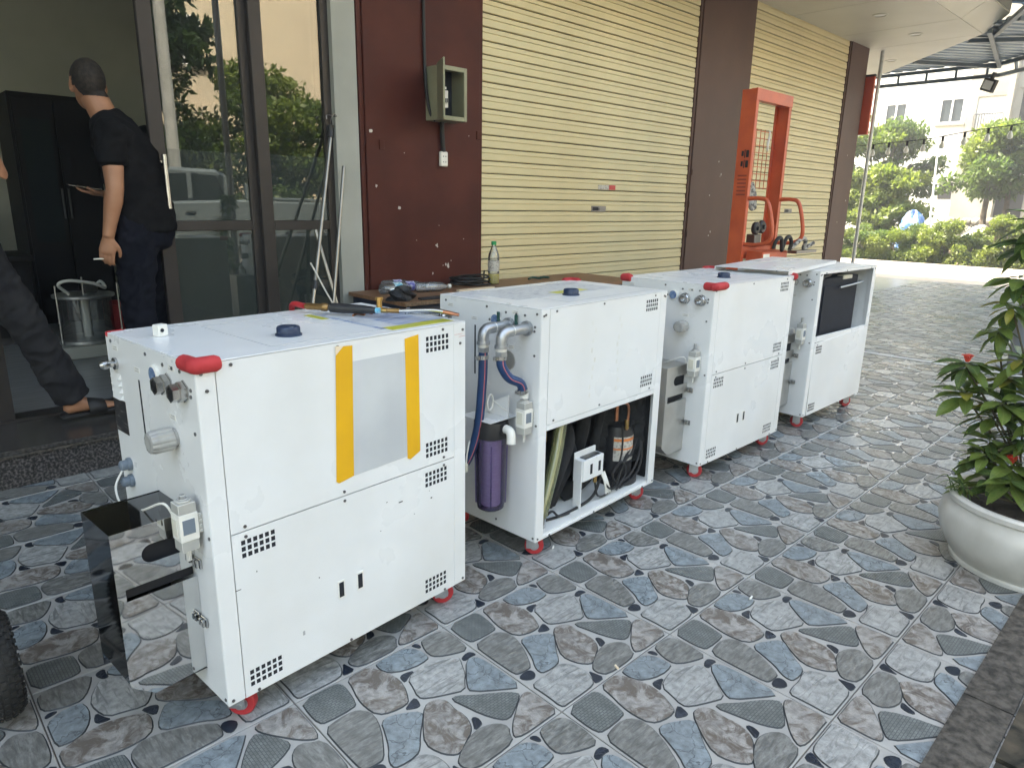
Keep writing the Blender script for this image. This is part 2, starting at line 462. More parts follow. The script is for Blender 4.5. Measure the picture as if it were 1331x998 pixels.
# ------------------------------------------------------------------ mesh helpers
class MB:
    def __init__(s):
        s.v = []; s.f = []; s.m = []; s.cur = 0
    def mi(s, i):
        s.cur = i; return s
    def add(s, vs, fs):
        o = len(s.v)
        s.v += [tuple(v) for v in vs]
        for f in fs:
            s.f.append([o + i for i in f]); s.m.append(s.cur)
        return s
    def box(s, x0, x1, y0, y1, z0, z1, M=None):
        vs = [Vector((x, y, z)) for z in (z0, z1) for y in (y0, y1) for x in (x0, x1)]
        if M is not None: vs = [M @ v for v in vs]
        return s.add(vs, [(0, 2, 3, 1), (4, 5, 7, 6), (0, 1, 5, 4), (2, 6, 7, 3), (0, 4, 6, 2), (1, 3, 7, 5)])
    def cyl(s, p0, p1, r0, r1=None, n=12, caps=True):
        r1 = r0 if r1 is None else r1
        p0 = Vector(p0); p1 = Vector(p1)
        d = (p1 - p0).normalized()
        a = d.orthogonal().normalized(); b = d.cross(a)
        vs = []
        for p, r in ((p0, r0), (p1, r1)):
            for i in range(n):
                t = 2 * math.pi * i / n
                vs.append(p + a * (r * math.cos(t)) + b * (r * math.sin(t)))
        fs = [(i, (i + 1) % n, n + (i + 1) % n, n + i) for i in range(n)]
        if caps:
            fs.append(tuple(range(n - 1, -1, -1))); fs.append(tuple(range(n, 2 * n)))
        return s.add(vs, fs)
    def tube(s, pts, r, n=8, caps=True):
        pts = [Vector(p) for p in pts]
        rr = r if isinstance(r, (list, tuple)) else [r] * len(pts)
        vs = []; ref = None
        for i, p in enumerate(pts):
            t = (pts[min(i + 1, len(pts) - 1)] - pts[max(i - 1, 0)])
            t = t.normalized() if t.length > 1e-9 else Vector((0, 0, 1))
            if ref is None:
                ref = t.orthogonal().normalized()
            a = (ref - t * ref.dot(t))
            a = a.normalized() if a.length > 1e-6 else t.orthogonal().normalized()
            ref = a
            b = t.cross(a)
            for k in range(n):
                q = 2 * math.pi * k / n
                vs.append(p + a * (rr[i] * math.cos(q)) + b * (rr[i] * math.sin(q)))
        fs = []
        for i in range(len(pts) - 1):
            for k in range(n):
                fs.append((i * n + k, i * n + (k + 1) % n, (i + 1) * n + (k + 1) % n, (i + 1) * n + k))
        if caps:
            fs.append(tuple(range(n - 1, -1, -1)))
            fs.append(tuple(range((len(pts) - 1) * n, len(pts) * n)))
        return s.add(vs, fs)
    def lathe(s, prof, n=24, c=(0, 0, 0), M=None, caps=True):
        """prof: (r, z) list about z through c"""
        c = Vector(c); vs = []
        for r, z in prof:
            for k in range(n):
                q = 2 * math.pi * k / n
                v = Vector((r * math.cos(q), r * math.sin(q), z))
                vs.append((M @ v if M is not None else v) + c)
        fs = []
        for i in range(len(prof) - 1):
            for k in range(n):
                fs.append((i * n + k, i * n + (k + 1) % n, (i + 1) * n + (k + 1) % n, (i + 1) * n + k))
        if caps:
            fs.append(tuple(range(n - 1, -1, -1)))
            fs.append(tuple(range((len(prof) - 1) * n, len(prof) * n)))
        return s.add(vs, fs)
    def prism(s, poly, z0, z1, M=None):
        n = len(poly)
        vs = [Vector((x, y, z0)) for x, y in poly] + [Vector((x, y, z1)) for x, y in poly]
        if M is not None: vs = [M @ v for v in vs]
        return s.add(vs, [tuple(range(n - 1, -1, -1)), tuple(range(n, 2 * n))] +
                     [(i, (i + 1) % n, n + (i + 1) % n, n + i) for i in range(n)])
    def mesh(s, name, mats, smooth=False, bevel=0.0, fixn=True):
        me = bpy.data.meshes.new(name)
        me.from_pydata(s.v, [], s.f)
        ms = mats if isinstance(mats, (list, tuple)) else [mats]
        for m in ms:
            me.materials.append(MATS[m] if isinstance(m, str) else m)
        me.polygons.foreach_set('material_index', s.m)
        if bevel or fixn:
            bm = bmesh.new(); bm.from_mesh(me)
            if fixn: bmesh.ops.recalc_face_normals(bm, faces=bm.faces)
            if bevel:
                bmesh.ops.bevel(bm, geom=[e for e in bm.edges if len(e.link_faces) == 2 and e.calc_face_angle(0) > .5],
                                offset=bevel, segments=1, affect='EDGES', clamp_overlap=True)
            bm.to_mesh(me); bm.free()
        if smooth:
            for p in me.polygons: p.use_smooth = True
            try:
                me.set_sharp_from_angle(angle=rad(38))
            except Exception:
                pass
        me.update()
        return me
    def build(s, name, mats, parent=None, smooth=False, bevel=0.0, fixn=True):
        o = bpy.data.objects.new(name, s.mesh(name, mats, smooth, bevel, fixn))
        COL.objects.link(o)
        if parent is not None: o.parent = parent
        return o
def tag(o, label=None, cat=None, group=None, kind=None):
    if label: o['label'] = label
    if cat: o['category'] = cat
    if group: o['group'] = group
    if kind: o['kind'] = kind
    return o
def empty(name, loc=(0, 0, 0), rz=0.0):
    o = bpy.data.objects.new(name, None)
    o.empty_display_size = .1
    COL.objects.link(o)
    o.location = loc; o.rotation_euler = (0, 0, rz)
    return o
def inst(name, me, parent=None, loc=(0, 0, 0), rot=(0, 0, 0), scale=(1, 1, 1)):
    o = bpy.data.objects.new(name, me)
    COL.objects.link(o)
    o.location = loc; o.rotation_euler = rot; o.scale = scale
    if parent is not None: o.parent = parent
    return o
def copy_tree(o, parent=None):
    c = o.copy(); COL.objects.link(c)
    c.parent = parent
    for ch in list(o.children): copy_tree(ch, c)
    return c
def BX(name, m, x0, x1, y0, y1, z0, z1, parent=None, bevel=0.0):
    return MB().box(x0, x1, y0, y1, z0, z1).build(name, m, parent, bevel=bevel)
def smoothpath(pts, n=6):
    """Catmull-Rom through pts"""
    P = [Vector(p) for p in pts]
    P = [P[0] * 2 - P[1]] + P + [P[-1] * 2 - P[-2]]
    out = []
    for i in range(1, len(P) - 2):
        for k in range(n):
            t = k / n
            out.append(.5 * ((2 * P[i]) + (-P[i - 1] + P[i + 1]) * t + (2 * P[i - 1] - 5 * P[i] + 4 * P[i + 1] - P[i + 2]) * t * t
                             + (-P[i - 1] + 3 * P[i] - 3 * P[i + 1] + P[i + 2]) * t ** 3))
    out.append(P[-2])
    return out
RX90 = Matrix.Rotation(math.pi / 2, 4, 'X')      # z axis -> -y
RYm90 = Matrix.Rotation(-math.pi / 2, 4, 'Y')    # z axis -> -x
STONES = [
    ('stone_hatch', [(0.0101, 0.4349), (0.0124, 0.3909), (0.0259, 0.381), (0.1046, 0.381), (0.1165, 0.3921), (0.1273, 0.4592), (0.1251, 0.483), (0.1093, 0.4917), (0.0151, 0.4915)]),
    ('stone_brown', [(0.146, 0.4491), (0.1328, 0.4009), (0.1308, 0.3573), (0.1383, 0.3163), (0.1702, 0.3), (0.2121, 0.2966), (0.2275, 0.3088), (0.2521, 0.3674), (0.2521, 0.4134), (0.234, 0.4638), (0.2181, 0.491), (0.1883, 0.494), (0.1514, 0.4856)]),
    ('stone_blue', [(0.2437, 0.4782), (0.2446, 0.4486), (0.2641, 0.4253), (0.3143, 0.4063), (0.3666, 0.4082), (0.3745, 0.4207), (0.3726, 0.462), (0.3476, 0.4905), (0.3111, 0.494), (0.2474, 0.4881)]),
    ('stone_grey', [(0.3956, 0.4664), (0.385, 0.4219), (0.397, 0.399), (0.4457, 0.3753), (0.4826, 0.3656), (0.4902, 0.4059), (0.4932, 0.4515), (0.4824, 0.4857), (0.4471, 0.494), (0.4113, 0.4919)]),
    ('stone_navy', [(0.3739, 0.4764), (0.3833, 0.4618), (0.3916, 0.4731), (0.3883, 0.4902), (0.3696, 0.494)]),
    ('stone_navy', [(0.4397, 0.3354), (0.4481, 0.3279), (0.468, 0.3326), (0.4887, 0.3278), (0.4865, 0.3482), (0.4711, 0.3558), (0.4467, 0.3471)]),
    ('stone_light', [(0.269, 0.3384), (0.255, 0.2972), (0.2666, 0.2801), (0.3236, 0.2526), (0.3635, 0.2356), (0.3833, 0.2632), (0.4057, 0.2854), (0.42, 0.316), (0.436, 0.3461), (0.4332, 0.3561), (0.3695, 0.3907), (0.3225, 0.3888), (0.2764, 0.3733)]),
    ('stone_navy', [(0.2603, 0.3836), (0.2617, 0.3684), (0.2821, 0.3822), (0.3133, 0.3927), (0.2852, 0.4036), (0.2655, 0.4013)]),
    ('stone_blue', [(0.408, 0.2762), (0.3799, 0.2386), (0.3738, 0.2181), (0.4432, 0.1678), (0.4871, 0.1379), (0.488, 0.2333), (0.4855, 0.2944), (0.4757, 0.3227), (0.4499, 0.3262)]),
    ('stone_navy', [(0.2152, 0.272), (0.2329, 0.2649), (0.243, 0.2726), (0.2491, 0.3052), (0.2256, 0.2975), (0.1991, 0.2827)]),
    ('stone_hatch', [(0.3267, 0.1865), (0.3387, 0.1372), (0.3606, 0.0896), (0.3791, 0.0753), (0.4072, 0.0879), (0.4552, 0.1165), (0.4622, 0.1304), (0.4162, 0.1691), (0.3686, 0.1986), (0.3336, 0.2303), (0.315, 0.2298)]),
    ('stone_brown', [(0.3759, 0.0534), (0.3515, 0.027), (0.349, 0.0149), (0.3917, 0.0084), (0.4477, 0.0068), (0.491, 0.006), (0.494, 0.0635), (0.4883, 0.1095), (0.4761, 0.1151), (0.4475, 0.1035), (0.4072, 0.0751)]),
    ('stone_brown', [(0.2177, 0.2218), (0.1956, 0.1928), (0.1697, 0.1513), (0.1766, 0.1106), (0.1935, 0.0827), (0.2134, 0.0713), (0.2508, 0.0949), (0.273, 0.1044), (0.2926, 0.129), (0.3009, 0.1651), (0.2941, 0.1967), (0.2996, 0.2241), (0.2947, 0.2468), (0.2708, 0.2605), (0.247, 0.256)]),
    ('stone_navy', [(0.2989, 0.1233), (0.2867, 0.1027), (0.3087, 0.1046), (0.3193, 0.1109), (0.3234, 0.1359), (0.3098, 0.1445)]),
    ('stone_grey', [(0.1915, 0.0465), (0.1938, 0.028), (0.2076, 0.0121), (0.2709, 0.0074), (0.3334, 0.0137), (0.3411, 0.0364), (0.3573, 0.0555), (0.3473, 0.0794), (0.3148, 0.0966), (0.2804, 0.0976), (0.2306, 0.0784), (0.1988, 0.0566)]),
    ('stone_blue', [(0.1192, 0.2503), (0.098, 0.1995), (0.0778, 0.1728), (0.0698, 0.1471), (0.0796, 0.1381), (0.1293, 0.1369), (0.1501, 0.1519), (0.175, 0.1876), (0.2135, 0.2256), (0.226, 0.2469), (0.1999, 0.2655), (0.1582, 0.2882), (0.1312, 0.2854)]),
    ('stone_grey', [(0.0101, 0.3027), (0.0111, 0.2338), (0.0129, 0.1905), (0.0206, 0.1835), (0.0513, 0.1804), (0.066, 0.1836), (0.0881, 0.22), (0.1133, 0.2677), (0.1279, 0.3219), (0.118, 0.3523), (0.0944, 0.3686), (0.0559, 0.3685), (0.0124, 0.3594)]),
    ('stone_navy', [(0.0114, 0.1524), (0.0333, 0.1376), (0.0493, 0.1442), (0.0593, 0.1589), (0.0554, 0.1734), (0.0379, 0.1784), (0.0083, 0.1712)]),
    ('stone_light', [(0.0151, 0.0921), (0.0157, 0.0514), (0.0126, 0.0151), (0.0246, 0.006), (0.0958, 0.0076), (0.1387, 0.0114), (0.1518, 0.0235), (0.1632, 0.0506), (0.1655, 0.087), (0.1536, 0.1191), (0.1282, 0.1323), (0.0853, 0.122), (0.0419, 0.1244), (0.0138, 0.1189)]),
    ('stone_navy', [(0.1668, 0.0365), (0.1522, 0.0178), (0.1526, 0.006), (0.1891, 0.0074), (0.182, 0.0388), (0.1769, 0.0578)]),
]

# ------------------------------------------------------------------ ground, road, patio
tag(MB().add([(-150, -150, -.06), (150, -150, -.06), (150, 150, -.06), (-150, 150, -.06)], [(0, 1, 2, 3)]).build('ground', 'earth', fixn=False), kind='structure')
tag(BX('side_road', 'concrete_road', 14.02, 18.9, -30, 40, -.05, -.004), kind='structure')
tag(BX('side_paving', 'grout', 9.96, 14.0, 2.502, 9, -.05, -.003), kind='structure')
tag(BX('street', 'asphalt', -40, 14.0, -13.5, -3.03, -.055, -.012), kind='structure')

PX0, PX1, PY0, PY1 = -5, 28, -6, 5          # tile index range (tile = 0.5 m)
floor = empty('patio_floor'); tag(floor, kind='structure')
BX('bedding', 'joint_brown', PX0 * .5, PX1 * .5, PY0 * .5, PY1 * .5, -.05, -.006, floor)
tile_me = MB().box(.0015, .4985, .0015, .4985, -.02, 0).mesh('tile', 'grout', bevel=.0015)
STONE_M = ['stone_hatch', 'stone_brown', 'stone_blue', 'stone_grey', 'stone_navy', 'stone_light', 'stone_edge']
def chaikin(p):
    out = []
    for i in range(len(p)):
        a = p[i]; b = p[(i + 1) % len(p)]
        out += [(a[0] * .72 + b[0] * .28, a[1] * .72 + b[1] * .28), (a[0] * .28 + b[0] * .72, a[1] * .28 + b[1] * .72)]
    return out
def inset(p, d):
    n = len(p); out = []
    for i in range(n):
        a, b, c = p[i - 1], p[i], p[(i + 1) % n]
        e1 = Vector((b[0] - a[0], b[1] - a[1])); e2 = Vector((c[0] - b[0], c[1] - b[1]))
        nn = (Vector((-e1.y, e1.x)).normalized() + Vector((-e2.y, e2.x)).normalized())
        nn = nn.normalized() if nn.length > 1e-6 else Vector((0, 0))
        out.append((b[0] + nn.x * d, b[1] + nn.y * d))
    return out
STONE_G = []
for mname, poly in STONES:
    big = mname != 'stone_navy'
    p = [(min(max(x, .005), .495), min(max(y, .005), .495)) for x, y in inset(chaikin(poly), -.0046 if big else -.0008)]
    q = inset(p, .0030 if big else .0018)
    n = len(p)
    h = .0032 if big else .0016
    vs = [(x, y, .0004) for x, y in p] + [(x, y, h) for x, y in q]
    STONE_G.append((mname, vs, n))
def stone_mesh(i):
    mname, vs, n = STONE_G[i]
    mb = MB()
    mb.mi(1).add(vs, [(k, (k + 1) % n, n + (k + 1) % n, n + k) for k in range(n)])
    mb.mi(0); mb.f.append(list(range(n, 2 * n))); mb.m.append(0)
    return mb.mesh('stone', [mname, 'stone_edge'], fixn=False)
stone_me = [stone_mesh(i) for i in range(len(STONE_G))]
def tile_rot(i, j):
    if j < -2: return math.pi
    if i < 0: return math.pi / 2
    return 0.0
def tile_mat(i, j):
    return (Matrix.Translation((i * .5 + .25, j * .5 + .25, 0)) @ Matrix.Rotation(tile_rot(i, j), 4, 'Z')
            @ Matrix.Translation((-.25, -.25, 0)))
cpos = Vector((-.669, -1.498, 0))
def in_view(i, j):
    p = Vector((i * .5 + .25, j * .5 + .25, 0)) - cpos
    d = p.x * .695 + p.y * .719; s = p.x * .719 - p.y * .695
    return d > .9 and abs(s) < .78 * d + .35 and j < 4 and not (i < 4 and j <= -4)
tiles = [(i, j) for i in range(PX0, PX1) for j in range(PY0, PY1)]
tiles.sort(key=lambda t: (not in_view(*t), (Vector((t[0] * .5 + .25, t[1] * .5 + .25, 0)) - cpos).length))
def hidden_tile(i, j):       # under the machines
    return j in (0,) and False
rest_t = MB(); rest_s = MB()
n_ind = 0
for k, (i, j) in enumerate(tiles):
    M = tile_mat(i, j)
    z = random.uniform(-.0006, .0006)
    if k < 230:
        o = inst('tile', tile_me, floor, M.to_translation() + Vector((0, 0, z)), M.to_euler())
        if n_ind < 15 and in_view(i, j):
            n_ind += 1
            for me in stone_me: inst('stone', me, o)
            continue
    else:
        vs = [M @ Vector(v) for v in ((.0015, .0015, -.02), (.4985, .0015, -.02), (.4985, .4985, -.02), (.0015, .4985, -.02),
                                      (.0015, .0015, 0), (.4985, .0015, 0), (.4985, .4985, 0), (.0015, .4985, 0))]
        rest_t.add(vs, [(4, 5, 6, 7), (0, 1, 5, 4), (1, 2, 6, 5), (2, 3, 7, 6), (3, 0, 4, 7)])
    for (mname, vs, n) in STONE_G:
        vv = [M @ Vector((v[0], v[1], v[2] + z)) for v in vs]
        o0 = len(rest_s.v)
        rest_s.mi(6).add(vv, [(a, (a + 1) % n, n + (a + 1) % n, n + a) for a in range(n)])
        rest_s.f.append([o0 + a for a in range(n, 2 * n)]); rest_s.m.append(STONE_M.index(mname))
tag(rest_t.build('tile', 'grout', floor, fixn=False), kind='stuff')
tag(rest_s.build('stone', STONE_M, floor, fixn=False), kind='stuff')
# pale joint strip across the patio
BX('joint_strip', 'white_wall', 6.045, 6.085, -3, 2.4, 0, .0045, floor)

# tree pit border at the near right
pit = empty('tree_pit', (1.3, -1.8, 0))
tag(pit, 'dark mossy stone edging of a tree pit in the lower right corner', 'edging')
def rock_slab(name, poly, z, m, jitter, seed, parent, sub=18):
    rnd = random.Random(seed)
    xs = [p[0] for p in poly]; ys = [p[1] for p in poly]
    x0, x1, y0, y1 = min(xs), max(xs), min(ys), max(ys)
    nx = max(2, int((x1 - x0) / .05)); ny = max(2, int((y1 - y0) / .05))
    mb = MB(); vs = []
    for a in range(ny + 1):
        for b in range(nx + 1):
            e = (a in (0, ny)) or (b in (0, nx))
            vs.append((x0 + (x1 - x0) * b / nx, y0 + (y1 - y0) * a / ny, (z if not e else z - .006) + rnd.uniform(-jitter, jitter) * (not e)))
    fs = [(a * (nx + 1) + b, a * (nx + 1) + b + 1, (a + 1) * (nx + 1) + b + 1, (a + 1) * (nx + 1) + b) for a in range(ny) for b in range(nx)]
    mb.add(vs, fs)
    ring = [b for b in range(nx + 1)] + [(a + 1) * (nx + 1) - 1 for a in range(1, ny + 1)] + [ny * (nx + 1) + b for b in range(nx - 1, -1, -1)] + [a * (nx + 1) for a in range(ny - 1, 0, -1)]
    o = len(mb.v)
    mb.v += [(mb.v[r][0], mb.v[r][1], -.03) for r in ring]
    for q in range(len(ring)):
        mb.f.append([ring[q], ring[(q + 1) % len(ring)], o + (q + 1) % len(ring), o + q]); mb.m.append(0)
    return mb.build(name, m, parent, smooth=True)
kx = [.80, 1.36, 1.93, 2.09]
for a in range(2):
    rock_slab('kerb_block', [(kx[a] - 1.3 + .003, .59 - .115), (kx[a + 1] - 1.3 - .003, .59)], .018, 'kerb_stone', .0012, 3 + a, pit)
rock_slab('kerb_block', [(1.93 - 1.3, -.6), (2.09 - 1.3, .59)], .018, 'kerb_stone', .0012, 9, pit)
for a, (xa, ya, xb, yb, z) in enumerate([(-.5, .13, -.16, .468, .016), (-.15, .05, .22, .47, .021), (.23, .16, .62, .465, .014), (-.5, -.35, -.02, .12, .02),
                                         (-.01, -.3, .40, .04, .015), (.41, -.35, .62, .15, .022)]):
    rock_slab('mossy_stone', [(xa, ya), (xb, yb)], z, 'moss_rock', .007, 20 + a, pit)

# granite step and threshold
step = empty('granite_step', (-1, 2.11, 0)); tag(step, 'speckled dark granite doorstep in front of the sliding glass doors', 'step')
BX('riser', 'granite_dark', -5, 2.70, .012, .04, 0, .160, step)
BX('tread', 'granite_tread', -5, 2.70, 0, .475, .162, .182, step, bevel=.003)
BX('nosing_strip', 'kerb_stone', -5, 2.70, -.002, .006, .150, .1615, step)
BX('door_track', 'alu_brown', -5, 2.74, .476, .60, .10, .194, step)
tag(BX('interior_floor', 'interior_floor', -6, 1.9, 2.72, 8.0, .10, .184), kind='structure')

# ------------------------------------------------------------------ shop building
YW = 2.54
def wallthing(name, m, box, label, cat):
    return tag(BX(name, m, *box), label, cat)
sb = empty('shop_building'); tag(sb, 'shop building with dim grey green interior walls behind pillars, shutters and doors', 'building')
for nm, m_, b_ in (('interior_wall', 'interior_wall', (-6, 1.9, 6.4, 6.5, .1, 3.5)), ('interior_wall', 'interior_wall', (1.86, 1.98, 2.72, 6.4, .1, 3.5)), ('interior_wall', 'interior_wall', (-6, -5.9, 2.72, 6.4, .1, 3.5)),
                   ('ceiling', 'interior_wall', (-6, 1.9, 2.6, 6.5, 3.5, 3.56)), ('upper_storeys', 'plaster_grey', (-14, 9.93, 2.75, 14, 3.62, 11.0)), ('upper_wing', 'plaster_grey', (9.95, 12.75, 5.2, 14, 3.62, 11.0)),
                   ('added_shade_slab', 'plaster_grey', (-14, 9.6, -.25, 2.745, 4.45, 4.62)), ('added_shade_parapet', 'plaster_grey', (-14, 9.6, -.25, -.12, 4.621, 5.5)),  # unseen overhang added to cut overhead skylight on the machine tops
                   ('rear_wall', 'plaster_grey', (2.0, 9.92, 2.95, 9, 0, 3.6)), ('front_wall', 'plaster_grey', (-14, -2.6, 2.56, 2.68, 0, 3.6))):
    BX(nm, m_, *b_, sb)

def pillar(x0, x1, m, label, chips, clips):
    p = empty('pillar', (x0, YW, 0)); w = x1 - x0
    BX('face_panel', m, .035, w - .035, 0, .36, 0, 3.41, p, bevel=.004)
    BX('edge_strip', m, 0, .032, .012, .36, 0, 3.41, p, bevel=.003)
    BX('edge_strip', m, w - .032, w, .012, .36, 0, 3.41, p, bevel=.003)
    rnd = random.Random(int(x0 * 100))
    for cx_, cz_, s in chips:
        mb = MB()
        n = 9; pts = []
        for k in range(n):
            a = 2 * math.pi * k / n; r = s * rnd.uniform(.45, 1.1)
            pts.append((cx_ + r * math.cos(a) * .8, cz_ + r * math.sin(a)))
        mb.prism(pts, 0, .0012, Matrix.Translation((0, -.0002, 0)) @ RX90)
        mb.build('paint_chip', 'chip_paint', p)
    for cx_, cz_ in clips:
        BX('hinge_plate', m, cx_ - .018, cx_ + .018, -.008, 0.004, cz_ - .03, cz_ + .03, p, bevel=.002)
    return tag(p, label, 'pillar', 'brown metal pillars of the shop front')
pillar(1.85, 2.89, 'brown_panel', 'wide dark red brown pillar behind the table, carrying the electric box',
       [(.07, 1.72, .018), (.10, 1.38, .012), (.28, 1.24, .018), (.60, .98, .017), (.68, .84, .012), (.70, .83, .022), (.73, .865, .006), (.655, .835, .006), (.56, .78, .010), (.62, 1.12, .004), (.85, 1.02, .005), (.33, 1.6, .004), (.9, 1.75, .005), (.42, 1.02, .004)],
       [(.15, 1.64), (.99, 1.76)])
pillar(5.69, 6.76, 'brown_glare', 'brown pillar between the two roller shutters, behind the orange stacker',
       [(.55, 1.75, .012), (.62, 1.62, .014), (.60, 1.60, .008), (.5, 1.02, .014), (.47, .98, .012), (.42, 1.4, .01)], [(.06, 1.62), (.05, 1.30), (.05, 1.0)])
pillar(9.28, 9.93, 'brown_glare', 'narrow brown corner pillar at the far end of the shop front', [(.5, 1.4, .014), (.3, 1.1, .01), (.35, 2.0, .012)], [])
tag(BX('pilaster', 'plaster_grey', 1.675, 1.838, YW + .01, 2.9, 0, 3.41), 'narrow pale grey plaster pilaster between glass door and brown pillar', 'pilaster')

# roller shutters, one object per slat
def slat_mesh(w):
    prof = [(.000, .0022), (-.011, .0040), (-.0135, .010), (-.0135, .048), (-.0110, .0520), (-.0020, .0532), (-.0020, .0552), (-.0095, .0575), (-.0085, .083), (-.003, .0880), (.006, .0885), (.006, .0022)]
    mb = MB(); n = len(prof)
    vs = [(0, y, z) for y, z in prof] + [(w, y, z) for y, z in prof]
    mb.add(vs, [(k, (k + 1) % n, n + (k + 1) % n, n + k) for k in range(n)] + [tuple(range(n)), tuple(range(2 * n - 1, n - 1, -1))])
    return mb.mesh('slat', 'shutter_cream')
def shutter(x0, x1, label, sticker):
    s = empty('roller_shutter', (x0, YW + .035, 0)); w = x1 - x0
    me = slat_mesh(w)
    for k in range(37):
        inst('slat', me, s, (0, random.uniform(-.0015, .0015), .035 + k * .0915), (random.uniform(-.012, .012), random.uniform(-.00035, .00035), 0))
    BX('bottom_bar', 'shutter_cream', 0, w, -.018, .012, 0, .034, s)
    BX('backing', 'seam_dark', 0, w, .016, .03, 0, 3.45, s)
    hx = w * .50 if sticker else w * .51
    h = MB().mi(0).box(hx - .10, hx + .10, -.0185, -.012, 1.222, 1.272).mi(1).box(hx - .085, hx - .01, -.0205, -.018, 1.232, 1.262).mi(0).box(hx + .0, hx + .085, -.026, -.018, 1.238, 1.256)
    h.build('lock_handle', ['steel_dark', 'hole_dark'], s)
    if sticker:
        BX('sticker', 'print_red', hx + .135, hx + .225, -.0172, -.0160, 1.415, 1.455, s)
        BX('sticker', 'label_paper', hx - .02, hx + .13, -.0170, -.0160, 1.415, 1.455, s)
    return tag(s, label, 'shutter', 'closed roller shutters of the shop front')
shutter(2.895, 5.685, 'wide closed cream roller shutter with a red sticker, behind the second machine', True)
shutter(6.765, 9.275, 'closed cream roller shutter behind the orange stacker and the corner pillar', False)

# sliding glass doors (right half closed)
def door_leaf(x0, x1, yc, label, handle):
    d = empty('sliding_door', (x0, yc, .195)); w = x1 - x0
    H = 3.0
    BX('stile', 'alu_brown', 0, .075, -.02, .02, 0, H, d, bevel=.003)
    BX('stile', 'alu_brown', w - .065, w, -.02, .02, 0, H, d, bevel=.003)
    BX('rail', 'alu_brown', .076, w - .066, -.02, .02, 0, .10, d, bevel=.003)
    BX('rail', 'alu_brown', .076, w - .066, -.02, .02, .907, .963, d, bevel=.003)
    BX('rail', 'alu_brown', .076, w - .066, -.02, .02, H - .08, H, d, bevel=.003)
    BX('glass_pane', 'film_glass', .076, w - .066, -.003, .003, .101, .906, d)
    g = BX('glass_pane', 'door_glass', .076, w - .066, -.003, .003, .964, H - .081, d)
    BX('tinted_film', 'film_glass', .078, w - .068, -.0052, -.0042, .966, 1.345, g)
    if handle:
        h = MB()
        h.cyl((.045, -.075, 1.03), (.045, -.075, 1.31), .013, n=14)
        h.cyl((.045, -.075, 1.08), (.045, -.02, 1.08), .010, n=10).cyl((.045, -.075, 1.26), (.045, -.02, 1.26), .010, n=10)
        h.cyl((.045, -.024, 1.08), (.045, -.020, 1.08), .022, n=16).cyl((.045, -.024, 1.26), (.045, -.020, 1.26), .022, n=16)
        h.build('pull_handle', 'steel', d, smooth=True)
    return tag(d, label, 'door', 'sliding glass doors of the shop')
door_leaf(.610, 1.200, 2.655, 'glass sliding door with a steel pull handle, beside the standing man', True)
door_leaf(1.180, 1.720, 2.612, 'glass sliding door next to the pale pilaster and the leaning poles', False)
fr = empty('door_frame', (.6, 2.62, .19)); tag(fr, 'dark aluminium head frame and jamb around the sliding doors', 'door frame')
BX('jamb', 'alu_brown', 1.045 - .02, 1.073, -.03, .09, .005, 3.25, fr)
BX('head', 'alu_brown', -4.0, 1.02, -.03, .09, 3.02, 3.25, fr)
BX('jamb', 'alu_brown', -.90, -.78, -.03, .09, .005, 3.018, fr)
lk = MB().mi(0).box(-.99, -.915, -.03, .05, .01, 1.35); lk.build('sidelight_stile', ['alu_brown'], fr)

# soffit
sof = empty('soffit', (0, 1.2, 3.40)); tag(sof, 'pale panelled soffit over the shop front with a chamfered edge', 'soffit')
xs = [-6.0, -4.6, -3.25, -1.9, -.55, .8, 2.15, 3.5, 4.9, 6.25, 7.6, 8.95]
for a in range(len(xs) - 1):
    BX('soffit_panel', 'soffit_panel', xs[a] + .004, xs[a + 1] - .004, .024, 1.42, .0, .02, sof)
    e = MB(); xa, xb = xs[a] + .004, xs[a + 1] - .004
    e.add([(xa, .02, .002), (xb, .02, .002), (xb, -.24, .17), (xa, -.24, .17), (xa, .02, .02), (xb, .02, .02), (xb, -.24, .19), (xa, -.24, .19)],
          [(0, 1, 2, 3), (7, 6, 5, 4), (0, 4, 5, 1), (1, 5, 6, 2), (2, 6, 7, 3), (3, 7, 4, 0)])
    e.build('edge_panel', 'soffit_panel', sof)
    BX('fascia_panel', 'fascia_grey', xa, xb, -.245, -.22, .192, 1.6, sof)
e = MB(); e.prism([(8.954, .024), (9.93, .024), (9.95, 1.42), (8.954, 1.42)], 0, .02); e.build('soffit_panel', 'soffit_panel', sof)
e = MB(); e.add([(8.954, .02, .002), (9.94, .02, .002), (9.83, -.24, .17), (8.954, -.24, .17), (8.954, .02, .02), (9.94, .02, .02), (9.83, -.24, .19), (8.954, -.24, .19)],
                [(0, 1, 2, 3), (7, 6, 5, 4), (0, 4, 5, 1), (1, 5, 6, 2), (2, 6, 7, 3), (3, 7, 4, 0)]); e.build('edge_panel', 'soffit_panel', sof)
BX('fascia_panel', 'fascia_grey', 8.954, 9.82, -.245, -.22, .192, 1.6, sof)
e = MB(); e.prism([(9.938, .028), (11.25, 1.215), (9.958, 1.42)], 0, .02); e.build('soffit_panel', 'soffit_panel', sof)
e = MB(); e.prism([(11.26, 1.222), (12.5, 2.34), (12.5, 4.6), (9.96, 4.6), (9.96, 1.426)], 0, .02); e.build('soffit_panel', 'soffit_panel', sof)
BX('backing', 'seam_dark', -6, 9.9, .03, 1.42, .022, .03, sof); BX('backing', 'seam_dark', -6, 9.8, -.215, -.20, .20, 1.6, sof)  # dark sheets added above the panel gaps so no light shows through
e = MB(); e.prism([(9.95, .06), (12.45, 2.33), (12.45, 4.6), (9.95, 4.6)], .022, .03); e.build('backing', 'seam_dark', sof)
